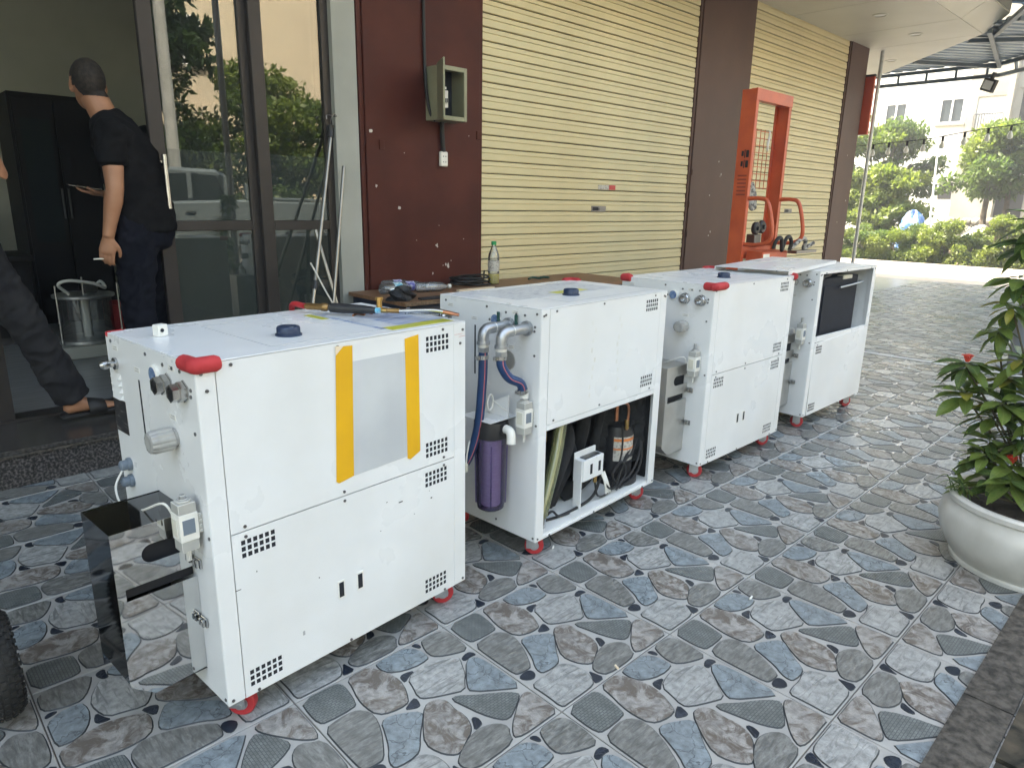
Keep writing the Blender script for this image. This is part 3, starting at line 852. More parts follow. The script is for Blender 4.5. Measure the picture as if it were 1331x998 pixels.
for (lx, ly) in ((9.42, .63), (10.9, 1.40), (8.2, .63), (6.9, .63)):
    q = MB(); q.mi(0).lathe([(.085, .004), (.085, -.006), (.065, -.009), (.062, .003)], 24, (lx, ly, 0), caps=False); q.mi(1).lathe([(.063, -.002), (.063, .003)], 24, (lx, ly, 0))
    q.build('downlight', ['soffit_panel', 'frame_white'], sof, smooth=True)

# corrugated corner awning
aw = empty('awning', (0, 0, 3.40)); tag(aw, 'corrugated blue grey metal awning on steel trusses beyond the soffit corner', 'awning')
def clip_sheet(poly, rdir, z0, z1f, pitch, amp, name, m, parent):
    r = Vector((rdir[0], rdir[1])).normalized(); s_ = Vector((-r.y, r.x))
    mb = MB(); ss = []
    u = -6.0
    while u < 6.0:
        ss += [(u, 0), (u + pitch * .28, 0), (u + pitch * .40, amp), (u + pitch * .72, amp), (u + pitch * .84, 0)]
        u += pitch
    c = Vector((10.5, 1.3))
    vs = []
    for (q, dz) in ss:
        for w in (-6, 6):
            p = c + s_ * q + r * w
            vs.append((p.x, p.y, z0 + dz))
    fs = [(2 * k, 2 * k + 1, 2 * k + 3, 2 * k + 2) for k in range(len(ss) - 1)]
    mb.add(vs, fs)
    me = mb.mesh(name, m)
    bm = bmesh.new(); bm.from_mesh(me)
    n = len(poly)
    for k in range(n):
        a = Vector(poly[k] + (0,)); b = Vector(poly[(k + 1) % n] + (0,))
        d = b - a
        nrm = Vector((d.y, -d.x, 0))
        bmesh.ops.bisect_plane(bm, geom=bm.verts[:] + bm.edges[:] + bm.faces[:], plane_co=a, plane_no=nrm, clear_outer=True)
    bm.to_mesh(me); bm.free()
    o = bpy.data.objects.new(name, me); COL.objects.link(o); o.parent = parent
    so = o.modifiers.new('thick', 'SOLIDIFY'); so.thickness = .004
    return o
clip_sheet([(9.55, .80), (10.9, -.5), (12.42, 1.55), (12.42, 3.7), (12.3, 3.7)], (.80, -.60), .075, 0, .16, .028, 'roof_sheet', 'roof_metal', aw)
clip_sheet([(7.3, .93), (9.6, -1.6), (11.6, .6), (10.2, 1.25)], (.80, -.60), .42, 0, .16, .028, 'roof_sheet', 'roof_metal', aw)
def bar(name, a, b, w, h, m, parent):
    a = Vector(a); b = Vector(b); d = (b - a)
    M = Matrix.Translation(a) @ d.to_track_quat('X', 'Z').to_matrix().to_4x4()
    return MB().box(0, d.length, -w / 2, w / 2, -h / 2, h / 2, M).build(name, m, parent)
for (a, b) in (((12.40, 3.6, .035), (12.40, 1.56, .035)), ((12.40, 1.56, .035), (10.7, -.42, .035)), ((12.44, 3.6, -.115), (12.44, 1.55, -.115)), ((12.44, 1.55, -.115), (10.72, -.45, -.115)),
               ((10.25, 1.18, .03), (9.0, .60, .05)), ((9.9, 1.15, .02), (12.38, 1.56, .0)), ((11.4, 2.45, .03), (12.38, 1.60, .0)), ((9.5, .78, .03), (10.8, -.45, .0)), ((10.0, .45, .03), (11.6, .6, .02)), ((10.4, 1.5, .03), (11.2, .15, .02))):
    bar('truss_chord', a, b, .05, .05, 'roof_steel', aw)
for k in range(5):
    y = 3.4 - k * .42
    bar('truss_strut', (12.42, y, .01), (12.43, y, -.09), .03, .03, 'roof_steel', aw)
for k in range(5):
    t = (k + .6) / 5.2
    bar('truss_strut', (12.40 - 1.7 * t, 1.55 - 1.97 * t, .01), (12.42 - 1.7 * t, 1.53 - 1.97 * t, -.09), .03, .03, 'roof_steel', aw)
tag(MB().cyl((10.16, 2.46, 0), (10.16, 2.46, 3.42), .026, n=14).cyl((10.16, 2.46, 0), (10.16, 2.46, .02), .06, n=14).build('awning_post', 'zinc', smooth=True),
    'thin grey steel post right beside the corner pillar', 'post')
sg = empty('sign_board', (10.0, 2.62, 2.2)); tag(sg, 'small orange red sign board hung beside the corner pillar', 'sign')
BX('board', 'sign_orange', .0, .05, -.16, .22, .10, .86, sg, bevel=.004)
BX('frame', 'steel_dark', -.004, .054, -.17, .23, .862, .885, sg)
# grey steel support column beside the potted plant
cp = empty('support_column', (6.42, -.46, 0)); tag(cp, 'stout blue grey round column standing behind the potted plant', 'column')
MB().lathe([(.165, 0), (.165, 3.6)], 28).build('shaft', 'pole_grey', cp, smooth=True)
MB().lathe([(.24, 0), (.24, .02), (.20, .03), (.168, .03)], 28).build('base_flange', 'pole_grey', cp, smooth=True)

# ------------------------------------------------------------------ the four white machines
UL, UD, UH, UZ = .8126, .5153, .8642, .0833
XS0, XS1, ZS = .045, .763, .445          # panel seams
def P4(mb, x0, x1, y0, y1, z0, z1):
    return mb.box(x0, x1, y0, y1, z0 + UZ, z1 + UZ)
def punched(name, x0, x1, z0, z1, vents, parent, y=0.0, t=.0012, m='white_coat'):
    """sheet panel with the square vent holes really punched through; a dark sheet behind paints in the inner shade"""
    hx, hz = .0054, .0062
    holes = []
    for (cx, cz) in vents:
        for a in range(6):
            for b in range(3):
                holes.append((cx + (a - 2.5) * .0153, cz + (b - 1) * .0168))
    cxs = sorted({round(v, 5) for h in holes for v in (h[0] - hx, h[0] + hx)} | {x0, x1})
    czs = sorted({round(v, 5) for h in holes for v in (h[1] - hz, h[1] + hz)} | {z0, z1})
    def merge(c):
        out = [c[0]]
        for v in c[1:]:
            if v - out[-1] > 4e-4: out.append(v)
        return out
    cxs = merge(cxs); czs = merge(czs)
    mb = MB()
    nx, nz = len(cxs), len(czs)
    for yy in (y, y + t): mb.v += [(a, yy, b + UZ) for b in czs for a in cxs]
    N = nx * nz
    def solid(i, k):
        if i < 0 or k < 0 or i >= nx - 1 or k >= nz - 1: return False
        mx, mz = (cxs[i] + cxs[i + 1]) / 2, (czs[k] + czs[k + 1]) / 2
        return not any(abs(mx - h[0]) < hx and abs(mz - h[1]) < hz for h in holes)
    for k in range(nz - 1):
        for i in range(nx - 1):
            if not solid(i, k): continue
            a, b, c, d = k * nx + i, k * nx + i + 1, (k + 1) * nx + i + 1, (k + 1) * nx + i
            mb.f.append([a, b, c, d]); mb.m.append(0); mb.f.append([d + N, c + N, b + N, a + N]); mb.m.append(0)
            for (p, q, ii, kk) in ((a, b, i, k - 1), (b, c, i + 1, k), (c, d, i, k + 1), (d, a, i - 1, k)):
                if not solid(ii, kk): mb.f.append([q, p, p + N, q + N]); mb.m.append(0)
    o = mb.build(name, m, parent)
    for (cx, cz) in vents:
        s = MB(); P4(s, cx - .05, cx + .05, y + t + .0004, y + t + .002, cz - .03, cz + .03); s.build('vent_shade_sheet', 'hole_dark', o)  # dark sheet stands in for the shade inside the cabinet
    return o
def vent(parent, cx, cz, y=0.0):
    mb = MB()
    for a in range(6):
        for b in range(3):
            x = cx + (a - 2.5) * .0153; z = cz + (b - 1) * .0168
            P4(mb, x - .0052, x + .0052, y - .0007, y + .0002, z - .0060, z + .0060)
    return mb.build('vent_grille', 'hole_dark', parent)
def caster(parent, x, y, ang):
    M = Matrix.Translation((x, y, 0)) @ Matrix.Rotation(ang, 4, 'Z')
    mb = MB()
    mb.box(-.030, .030, -.030, .030, UZ - .006, UZ - .0005, M)
    mb.box(-.022, .022, -.024, -.021, .030, UZ - .006, M).box(-.022, .022, .021, .024, .030, UZ - .006, M)
    b = mb.build('caster', 'zinc', parent, bevel=.001)
    w = MB(); R = M @ Matrix.Translation((.008, 0, .0365)) @ Matrix.Rotation(math.pi / 2, 4, 'X')
    w.mi(0).lathe([(.017, -.0125), (.033, -.0135), (.0362, -.010), (.0365, 0), (.0362, .010), (.033, .0135), (.017, .0125)], 28, M=R)
    w.mi(1).lathe([(.018, -.0145), (.018, .0145)], 20, M=R).mi(1).lathe([(.008, -.027), (.008, .027)], 10, M=R)
    w.build('wheel', ['red_rubber', 'zinc'], b, smooth=True)
def foam_guard(parent, x, y, sx, sy, rad_=.0185):
    """red foam wrapped round a top corner; runs along x by sx and along y by sy"""
    mb = MB(); z = UZ + UH
    path = [Vector((x + sx, y - .002 if sy > 0 else y + .002, z - .006)), Vector((x + sx * .25, y, z - .006)), Vector((x, y, z - .006)), Vector((x, y + sy * .3, z - .006)), Vector((x - (.002 if sx > 0 else -.002), y + sy, z - .006))]
    p = smoothpath(path, 5)
    n = len(p)
    rr = [rad_ * (.80 if k in (0, n - 1) else 1.0) for k in range(n)]
    mb.tube(p, rr, 12)
    return mb.build('corner_guard', 'red_foam', parent, smooth=True)
def disc_on_left(mb, y, z, prof, n=20, x=0.0):
    """lathe about an axis pointing to -x out of the left face"""
    return mb.lathe(prof, n, (x, y, z + UZ), M=RYm90)
def hexprof(r): return [(r, 0), (r, .012)]
def side_label(parent, y, z, w=.032, h=.013, m='print_white'):
    mb = MB(); mb.mi(0)
    P4(mb, -.0008, .0002, y - w / 2, y + w / 2, z - h / 2, z + h / 2)
    mb.mi(1)
    for k in range(2): P4(mb, -.0011, -.0006, y - w * .36, y + w * .36 - .004 * k, z - .004 + k * .006, z - .002 + k * .006)
    return mb.build('name_label', ['white_plastic', 'print_grey' if m != 'print_red' else 'print_red'], parent)
def flow_switch(parent, y, z, tall):
    mb = MB(); x = -.040; k_ = .82
    mb.mi(0); P4(mb, x - .026, x + .026, y - .026, y + .026, z - .010, z + .070)          # cream housing
    mb.mi(1); P4(mb, x - .019, x + .017, y - .0275, y - .0255, z + .010, z + .056)         # window
    mb.mi(2); P4(mb, x - .030, x - .0262, y - .016, y + .016, z + .004, z + .058)          # clear lid on the left
    mb.mi(3); P4(mb, x - .024, x + .024, y - .024, y + .024, z + .0705, z + .100); P4(mb, x - .024, x + .024, y - .024, y + .024, z - .042, z - .0105)
    mb.mi(3).cyl((x, y, z + .100 + UZ), (x, y, z + .106 + UZ), .020, n=18)
    mb.mi(4).cyl((x, y, z + .106 + UZ), (x, y, z + .110 + UZ), .013, n=14).cyl((x, y, z + .110 + UZ), (x, y, z + (.145 if tall else .120) + UZ), .0085, n=14)
    mb.mi(4).cyl((x, y, z - .080 + UZ), (x, y, z - .0425 + UZ), .0075, n=12)
    mb.mi(3); P4(mb, x + .027, -.0005, y - .020, y + .020, z + .002, z + .060)
    for k in range(4): P4(mb, x + .030, -.002, y - .0235, y - .0205, z + .004 + k * .015, z + .012 + k * .015)
    mb.v = [(v[0] * k_, y + (v[1] - y) * k_, z + UZ + .02 + (v[2] - z - UZ - .02) * k_) for v in mb.v]
    return mb.build('flow_switch', ['white_plastic', 'blue_grey', 'cream_plastic', 'grey_plastic', 'zinc'], parent, bevel=.0012)
def steel_box(parent, m, yb=.099, seed=0):
    """folded sheet tank hung on the left face; front face shows an obround and a slot"""
    d = .178; y1 = .275; zt = .492
    b = MB()
    t = .0015
    # front sheet made of bands round the two openings
    def Fz(x0, x1, z0, z1): P4(b, x0, x1, yb, yb + t, z0, z1)
    Fz(-d, -.0005, .443, zt); Fz(-d, -.0005, .352, .398); Fz(-d, -.0005, .115, .322)
    Fz(-d, -.118, .398, .443); Fz(-d, -.160, .322, .352)
    n = 10
    poly = [(-.118, .398)] + [(-.118 + .0225 * 0 + .0225 * (1 - math.cos(math.pi * k / n)) * .0 - 0, .398) for k in range(0)] + []
    for s in (0, 1):
        c = (-.0955, .4205); pts = [(-.118, .398 if s == 0 else .443)]
        for k in range(7):
            a = math.pi + (math.pi / 2 * k / 6) * (1 if s == 0 else -1)
            pts.append((c[0] + .0225 * math.cos(a), c[1] + .0225 * math.sin(a)))
        M = Matrix.Translation((0, yb + t, UZ)) @ RX90
        b.prism(pts, 0, t, M)
    bz = UZ
    b.add([(-d, yb, .115 + bz), (-.0005, yb, .115 + bz), (-.0005, yb, .068 + bz), (-.125, yb, .062 + bz), (-d + .004, yb, .103 + bz),
           (-d, yb + t, .115 + bz), (-.0005, yb + t, .115 + bz), (-.0005, yb + t, .068 + bz), (-.125, yb + t, .062 + bz), (-d + .004, yb + t, .103 + bz)],
          [(0, 1, 2, 3, 4), (9, 8, 7, 6, 5), (2, 7, 8, 3), (3, 8, 9, 4)])
    b.mi(1)
    P4(b, -d, -d + t, yb + t, y1, .115, zt)
    b.add([(-d, yb + t, .115 + bz), (-d, y1, .115 + bz), (-.125, y1 - .02, .062 + bz), (-.125, yb + t, .062 + bz),
           (-d + t, yb + t, .115 + bz), (-d + t, y1, .115 + bz), (-.125, y1 - .02, .064 + bz), (-.125, yb + t, .064 + bz)],
          [(0, 1, 2, 3), (7, 6, 5, 4), (0, 4, 5, 1), (2, 6, 7, 3)])
    P4(b, -.125, -.0005, yb + t, y1 - .02, .062, .0635)
    P4(b, -d, -.0005, y1 - t, y1, .08, zt)
    P4(b, -d + t, -.0005, yb + t, y1 - t, zt - .004, zt - .002)
    o = b.build('steel_tank', [m, 'smoked_steel' if m == 'mirror_steel' else m], parent)
    MB().mi(0).box(-.16, -.002, yb + .02, y1 - .01, .32 + UZ, .46 + UZ).build('inner_liner', 'hole_dark', o)
    for zc in (.365, .205):
        mb = MB(); P4(mb, -.006, -.0008, yb - .034, yb - .004, zc - .012, zc + .012); P4(mb, -.013, -.0062, yb - .030, yb - .021, zc - .009, zc + .009); P4(mb, -.013, -.0062, yb - .015, yb - .007, zc - .009, zc + .009)
        mb.build('latch_clip', 'steel', parent, bevel=.001)
    return o
def machine(x, y, deg, kind, label):
    u = empty('cooling_machine', (x, y, 0), rad(deg))
    tag(u, label, 'machine', 'white wheeled cooling machines in a row')
    g = .0012; t = .004
    W = 'white_coat'
    def pan(name, x0, x1, y0, y1, z0, z1, m=W, bevel=.0012, par=u):
        return P4(MB(), x0, x1, y0, y1, z0, z1).build(name, m, par, bevel=bevel)
    pan('side_panel', 0, t, t, UD - t, 0, UH - t)
    pan('side_panel', UL - t, UL, t, UD - t, 0, UH - t)
    pan('back_panel', 0, UL, UD - t + .0005, UD, 0, UH - t)
    pan('top_panel', 0, UL, 0, UD, UH - t + .0008, UH)
    pan('base_tray', t, UL - t, t, UD - t, .012, .018, 'white_dirty')
    pan('corner_post', 0, XS0 - g, 0, .0038, 0, UH - t)
    pan('corner_post', XS1 + g, UL, 0, .0038, 0, UH - t)
    pan('corner_post', t + .0005, .022, .0042, .03, 0, UH - t)
    pan('corner_post', UL - .022, UL - t - .0005, .0042, .03, 0, UH - t)
    has_up = kind != 'radiator'; has_lo = kind != 'filter'
    if has_up: punched('front_panel', XS0, XS1, ZS + g, UH - t, [(.699, .813), (.693, .495)], u)
    else:
        pan('front_rail', XS0, XS1, 0.0005, .0036, UH - .02, UH - t)
        pan('front_rail', XS0, XS1, 0.0005, .012, ZS + .002, ZS + .035)
    if has_lo:
        if kind == 'radiator':
            p = P4(MB(), .012, XS1 - XS0, -.0022, .0014, 0, ZS - g).build('front_panel', W, u, bevel=.0012)
            p.location = (XS0 - .004, 0, 0); p.rotation_euler = (0, rad(-1.6), rad(-.5))
            P4(MB(), XS0, XS0 + .06, .02, .03, .1, ZS).build('inner_lining', 'hole_dark', u)
        else:
            punched('front_panel', XS0, XS1, .0, ZS - g, [(.689, .402), (.111, .400), (.104, .047), (.683, .048)], u)
    else:
        pan('front_rail', XS0, XS1, 0.0005, .012, ZS - .022, ZS - g)
        pan('front_rail', XS0, XS1, 0.0005, .010, 0, .012)
    # raised lid seam lines on top
    mb = MB(); z = UH
    for (a, b, c, d) in ((.21, .80, .425, .4265), (.21, .2115, .055, .425), (.21, .80, .0545, .056)):
        P4(mb, a, b, c, d, z - .001, z + .0006)
    mb.build('lid_seam', 'print_grey', u)
    mb = MB()
    cx, cy = (.318, .155) if kind == 'tank' else (.374, .170)
    mb.lathe([(.034, 0), (.034, .004), (.030, .005), (.030, .020), (.027, .024), (.024, .024), (.0235, .019), (.005, .0185)], 32, (cx, cy, UZ + UH))
    fc = mb.build('filler_cap', 'blue_cap', u, smooth=True)
    P4(MB(), cx - .012, cx + .016, cy - .003, cy + .003, UH + .0187, UH + .0192).build('cap_label', 'white_plastic', fc)
    # vents
    if has_lo:
        yy = 0.0 if kind != 'radiator' else -.0024
        for (vx, vz) in ((.689, .402), (.111, .400), (.104, .047), (.683, .048)):
            if kind == 'radiator': vent(u, vx, vz, yy)
        for sx in (.336, .398):
            mb = MB().mi(1); P4(mb, sx - .011, sx + .011, -.0018 + yy, .0, .150, .203)
            mb.mi(0); P4(mb, sx - .0075, sx + .0075, -.0021 + yy, -.0012 + yy, .154, .198)
            mb.build('latch_slot', ['hole_dark', 'white_plastic'], u)
    # screws
    mb = MB()
    def scr(x, z, y=0):
        mb.cyl((x, y - .0022, z + UZ), (x, y + .0005, z + UZ), .0042, n=8)
    def scl(y, z):
        mb.cyl((-.0022, y, z + UZ), (.0005, y, z + UZ), .0045, n=8)
    for zz in (.84, .012): scr(.012, zz); scr(.80, zz)
    for xx in (.022, .79): scr(xx, .843 if kind != 'tank' else .80)
    for xx in (.08, .36, .72):
        scr(xx, UH - .014)
        if has_up: scr(xx, ZS + .012)
        if has_lo: scr(xx, ZS - .014, 0 if kind != 'radiator' else -.002)
        scr(xx, .006)
    for (yy, zz) in ((.48, .845), (.26, .845), (.02, .845), (.028, .700), (.028, .80), (.012, .45), (.012, .015), (.20, .03), (.45, .03), (.245, .800)): scl(yy, zz)
    for yy in (.115, .165, .075, .03): scl(yy, .835 - .05 * (yy == .03)); 
    tag(mb.build('panel_screw', 'steel_dark', u, smooth=True), kind='stuff')
    # left face: gauge, valve, louvres, level slot, ports
    mb = MB().mi(0); disc_on_left(mb, .212, .803, [(.024, 0), (.024, .006), (.020, .008)], 28)
    mb.mi(1); disc_on_left(mb, .212, .803, [(.0195, .0082), (.0195, .0086)], 24)
    mb.build('pressure_gauge', ['white_plastic', 'gauge_blue'], u, smooth=True)
    mb = MB(); P4(mb, -.001, .0002, .3165, .3235, .585, .770); mb.build('level_slot', 'hole_dark', u)
    side_label(u, .325, .795); side_label(u, .455, .83); side_label(u, .12, .835 if kind != 'filter' else .84); side_label(u, .14, .715)
    mb = MB(); disc_on_left(mb, .462, .788, [(.016, 0), (.016, .006), (.009, .008), (.009, .022), (.012, .024), (.012, .034), (.006, .04)], 14)
    mb.tube([(-.028, .462, .788 + UZ), (-.03, .40, .80 + UZ)], .0035, 8)
    mb.build('drain_valve', 'steel', u, smooth=True)
    for k in range(4):
        mb = MB(); z0 = .748 - k * .0185
        mb.add([(0, .44, z0 + UZ), (0, .50, z0 + UZ), (0, .50, z0 + .014 + UZ), (0, .44, z0 + .014 + UZ), (-.008, .446, z0 + .001 + UZ), (-.008, .494, z0 + .001 + UZ)],
               [(0, 1, 5, 4), (4, 5, 2, 3), (0, 4, 3), (1, 2, 5)])
        mb.build('louvre', W, u)
    for q, (py, pz) in enumerate(((.147, .793), (.062, .792))):
        mb = MB()
        if kind == 'filter':
            mb.mi(0); disc_on_left(mb, py, pz, [(.026, 0), (.026, .012), (.020, .013), (.0175, .05), (.0175, .085)], 18)
            mb.mi(1); disc_on_left(mb, py, pz, [(.0182, .078), (.0182, .083)], 18)
            mb.mi(0)
            a = smoothpath([(-.083, py, pz + UZ), (-.112, py, pz + UZ - .001), (-.128, py, pz + UZ - .015), (-.130, py, pz + UZ - .045)], 5)
            mb.tube(a, .0195, 16)
            mb.cyl((-.130, py, pz + UZ - .052), (-.130, py, pz + UZ - .042), .0235, n=18)
            mb.mi(1).cyl((-.130, py, pz + UZ - .062), (-.130, py, pz + UZ - .052), .018, n=16)
            mb.mi(0).cyl((-.130, py, pz + UZ - .078), (-.130, py, pz + UZ - .062), .022, n=6)
            mb.build('pipe_elbow', ['zinc', 'white_plastic'], u, smooth=True)
            hb = MB().mi(0); hb.cyl((-.004, py + .045, pz + .012 + UZ), (-.016, py + .045, pz + .012 + UZ), .006, n=8); P4(hb, -.014, -.008, py + .038, py + .052, pz + .010, pz + .042)
            hb.build('valve_handle', 'green_handle', u, bevel=.002)
        else:
            disc_on_left(mb, py, pz, [(.026, 0), (.026, .003), (.024, .003), (.024, .016), (.021, .018), (.021, .032), (.0155, .032), (.0150, .004)], 6 if kind == 'tank' else 10)
            disc_on_left(mb, py, pz, [(.014, .006), (.014, .0062)], 12)
            mb.build('pipe_port', 'steel', u)
    # regulator knob
    mb = MB()
    kr = .028
    if kind == 'filter':
        mb.mi(0); disc_on_left(mb, .150, .665, [(.034, 0), (.034, .004)], 28)
        mb.build('port_cover', 'brushed_steel', u, smooth=True)
    elif kind != 'radiator':
        prof = []
        n = 36; vs = []
        L = (0, .006, .010, .048, .060, .062)
        R_ = (.022, .022, .028, .028, .025, .018)
        for xi, r in zip(L, R_):
            for k in range(n):
                a = 2 * math.pi * k / n
                rr = r * (1 - (.06 if (k % 3 == 0 and 0.008 < xi < .061) else 0))
                vs.append((-xi, .138 + rr * math.cos(a), .666 + UZ + rr * math.sin(a)))
        fs = [(i * n + k, i * n + (k + 1) % n, (i + 1) * n + (k + 1) % n, (i + 1) * n + k) for i in range(5) for k in range(n)] + [tuple(range(5 * n, 6 * n))]
        mb.add(vs, fs)
        mb.build('regulator_knob', 'clear_grey', u)
    if kind in ('tank', 'plain'):
        mb = MB(); P4(mb, -.0012, .0002, .432, .5135, .598, .690); mb.build('rating_plate', 'plate_black', u) if kind == 'tank' else None
    if kind != 'filter':
        steel_box(u, 'mirror_steel' if kind == 'tank' else 'brushed_steel')
        flow_switch(u, .055, .455 if kind == 'tank' else .475, kind != 'tank')
        mb = MB()
        mb.tube(smoothpath([(-.012, .455, .514 + UZ), (-.05, .43, .47 + UZ), (-.07, .33, .42 + UZ + .03), (-.075, .20, .485 + UZ), (-.06, .10, .53 + UZ), (-.045, .085, .50 + UZ)], 6), .0028, 6)
        mb.build('sensor_cable', 'white_plastic', u, smooth=True)
        for gz in (.514, .467):
            mb = MB(); disc_on_left(mb, .452, gz, [(.018, 0), (.018, .008), (.014, .010), (.014, .024), (.009, .028)], 12); mb.build('cable_gland', 'blue_grey', u, smooth=True)
    for (cx_, cy_, a) in ((.055, .062, -.85), (.755, .062, -.5), (.055, .44, 1.2), (.755, .44, .4)): caster(u, cx_, cy_, a)
    return u

# -- unit 1: complete, mirror tank, taped plastic pocket
u1 = machine(-.168, -.002, 4.65, 'tank', 'nearest white machine with two yellow tape strips and a mirror steel tank')
def facequad(name, m, pts, y, parent, thick=.0006):
    mb = MB(); mb.prism([(px, pz + UZ) for px, pz in pts], 0, thick, Matrix.Translation((0, y, 0)) @ RX90)
    return mb.build(name, m, parent)
pk = facequad('plastic_pocket', 'pocket_grey', [(.387, .493), (.579, .498), (.579, .806), (.400, .806)], -.0004, u1)
facequad('tape_strip', 'yellow_tape', [(.337, .492), (.345, .486), (.392, .494), (.404, .848), (.374, .850), (.353, .828)], -.0012, u1, .0008)
facequad('tape_fold', 'tape_back', [(.352, .829), (.376, .850), (.352, .853)], -.0022, u1, .0010)
facequad('tape_strip', 'yellow_tape', [(.578, .492), (.588, .486), (.626, .503), (.626, .848), (.577, .842)], -.0012, u1, .0008)
foam_guard(u1, .004, .004, .052, .060)
foam_guard(u1, .006, UD - .006, .04, -.012, .008)
for (a, b, c, d, m) in ((.545, .80, .05, .40, 'print_sheet'), (.56, .62, .055, .36, 'print_white'), (.56, .79, .028, .075, 'print_yellow'), (.515, .54, .30, .40, 'print_yellow'), (.76, .80, .10, .30, 'print_white')):
    mb = MB(); zz = .0004 + .0002 * ['print_sheet', 'print_white', 'print_yellow'].index(m); P4(mb, a, b, c, d, UH + .0001, UH + zz); mb.build('printed_sticker', m, u1)
for (sx, sz, w, h) in ((.55, .365, .014, .003), (.50, .380, .005, .002), (.668, .34, .006, .004), (.475, .30, .003, .002), (.27, .24, .003, .003), (.05, .30, .014, .0015), (.215, .10, .006, .012), (.10, .33, .002, .004), (.60, .31, .003, .002), (.66, .365, .002, .002)):
    mb = MB(); P4(mb, sx - w / 2, sx + w / 2, -.0006, .0002, sz - h / 2, sz + h / 2); mb.build('scuff_mark', 'seam_dark' if w < .02 and sz > .2 else 'print_grey', u1)
mb = MB(); P4(mb, .766, .80, -.0006, .0002, .828, .8285); P4(mb, .785, .81, -.0006, .0002, .82, .8206); mb.build('pen_mark', 'print_red', u1)

# -- unit 2: lower front open, filter bowl and blue hoses
u2 = machine(.993, .0836, 3.44, 'filter', 'white machine with open lower bay, blue hoses and purple filter bowl')
foam_guard(u2, UL - .004, UD - .004, -.05, -.05)
mb = MB(); P4(mb, .10, .72, .20, .46, UH + .0002, UH + .0006); mb.build('printed_sticker', 'print_white', u2)
mb = MB(); P4(mb, .36, .56, .225, .275, UH + .0007, UH + .0010); mb.build('printed_sticker', 'print_yellow', u2)
for xx in (.30, .47):                      # rubbed off tape glue
    mb = MB()
    for k in range(9):
        z = .79 - k * .035 - random.uniform(0, .01); x = xx + random.uniform(-.015, .015)
        P4(mb, x - .004, x + .006, -.0005, .0002, z - .009, z + .009)
    tag(mb.build('glue_residue', 'white_dirty', u2), kind='stuff')
# hoses
h1 = smoothpath([(-.130, .147, .715 + UZ), (-.131, .150, .60 + UZ), (-.135, .170, .42 + UZ), (-.15, .225, .28 + UZ), (-.19, .30, .20 + UZ), (-.24, .36, .22 + UZ)], 6)
h2 = smoothpath([(-.130, .062, .714 + UZ), (-.128, .062, .68 + UZ), (-.10, .052, .635 + UZ), (-.055, .042, .61 + UZ), (-.040, .040, .575 + UZ)], 6)
for hp in (h1, h2):
    o = MB().tube(hp, .0165, 14).build('water_hose', 'blue_hose', u2, smooth=True)
    MB().tube([p + Vector((-.006, -.0155, 0)) for p in hp], .0018, 5).build('stripe', 'pink_line', o)
for (c, nrm) in ((h1[1], h1[2] - h1[0]), (h2[1], h2[2] - h2[0]), (h2[-2], h2[-1] - h2[-3])):
    n_ = nrm.normalized(); mb = MB().cyl(c - n_ * .007, c + n_ * .007, .0185, n=16); mb.box(c.x - .034, c.x - .014, c.y - .006, c.y + .006, c.z - .006, c.z + .006)
    mb.build('hose_clamp', 'steel', u2)
flow_switch(u2, .040, .455, False)
MB().cyl((-.035, .040, .555 + UZ), (-.036, .040, .582 + UZ), .015, n=14).build('hose_collar', 'white_plastic', u2, smooth=True)
# filter housing
fx, fy = -.078, .155
fh = MB().mi(0).lathe([(.052, .425), (.062, .43), (.064, .47), (.060, .49), (.035, .495)], 28, (fx, fy, UZ - .03))
fh.mi(0).cyl((fx, fy - .07, .44 + UZ), (fx, fy + .07, .44 + UZ), .020, n=14)
filt = fh.build('filter_housing', ['black_plastic'], u2, smooth=True)
MB().lathe([(.060, .43), (.057, .40), (.053, .18), (.049, .155), (.030, .142), (.012, .14)], 32, (fx, fy, UZ - .03)).build('bowl', 'purple_bowl', filt, smooth=True)
mb = MB()
for k in range(8):
    a = 2 * math.pi * k / 8
    mb.cyl((fx + .054 * math.cos(a), fy + .054 * math.sin(a), .17 + UZ - .03), (fx + .058 * math.cos(a), fy + .058 * math.sin(a), .405 + UZ - .03), .003, n=6)
mb.build('bowl_rib', 'purple_bowl', filt)
MB().lathe([(.034, .165), (.036, .17), (.036, .415), (.03, .42)], 24, (fx, fy, UZ - .03)).build('cartridge', 'filter_cartridge', filt, smooth=True)
mb = MB()
mb.prism([(fy - .055, .470), (fy + .09, .470), (fy + .06, .50), (fy - .055, .555)], 0, .003, Matrix(((0, 0, 1, -.050), (1, 0, 0, 0), (0, 1, 0, UZ), (0, 0, 0, 1))))
P4(mb, -.14, -.0005, fy - .055, fy + .09, .4675, .4695)
mb.build('mount_bracket', 'white_coat', u2)
a = smoothpath([(fx, fy - .07, .44 + UZ), (fx - .002, fy - .090, .438 + UZ), (fx - .004, fy - .100, .425 + UZ), (fx - .008, fy - .104, .395 + UZ)], 4)
MB().tube(a, .016, 14).build('pipe_elbow', 'white_plastic', u2, smooth=True)
lp = [Vector((-.075 + .022 * math.cos(t * .6), .165 + .024 * math.cos(t * .6) * .3, .52 + UZ + .028 * math.sin(t * .6))) for t in range(16)]
lp = [Vector((-.06, .10, .50 + UZ))] + lp + [Vector((-.10, .19, .44 + UZ)), Vector((-.155, .19, .38 + UZ)), Vector((-.165, .195, .30 + UZ))]
MB().tube(smoothpath(lp, 2), .0032, 6).build('sensor_cable', 'white_plastic', u2, smooth=True)
MB().lathe([(.004, 0), (.009, .004), (.010, .03), (.005, .036)], 10, (-.166, .196, .27 + UZ)).build('cable_plug', 'cream_plastic', u2, smooth=True)
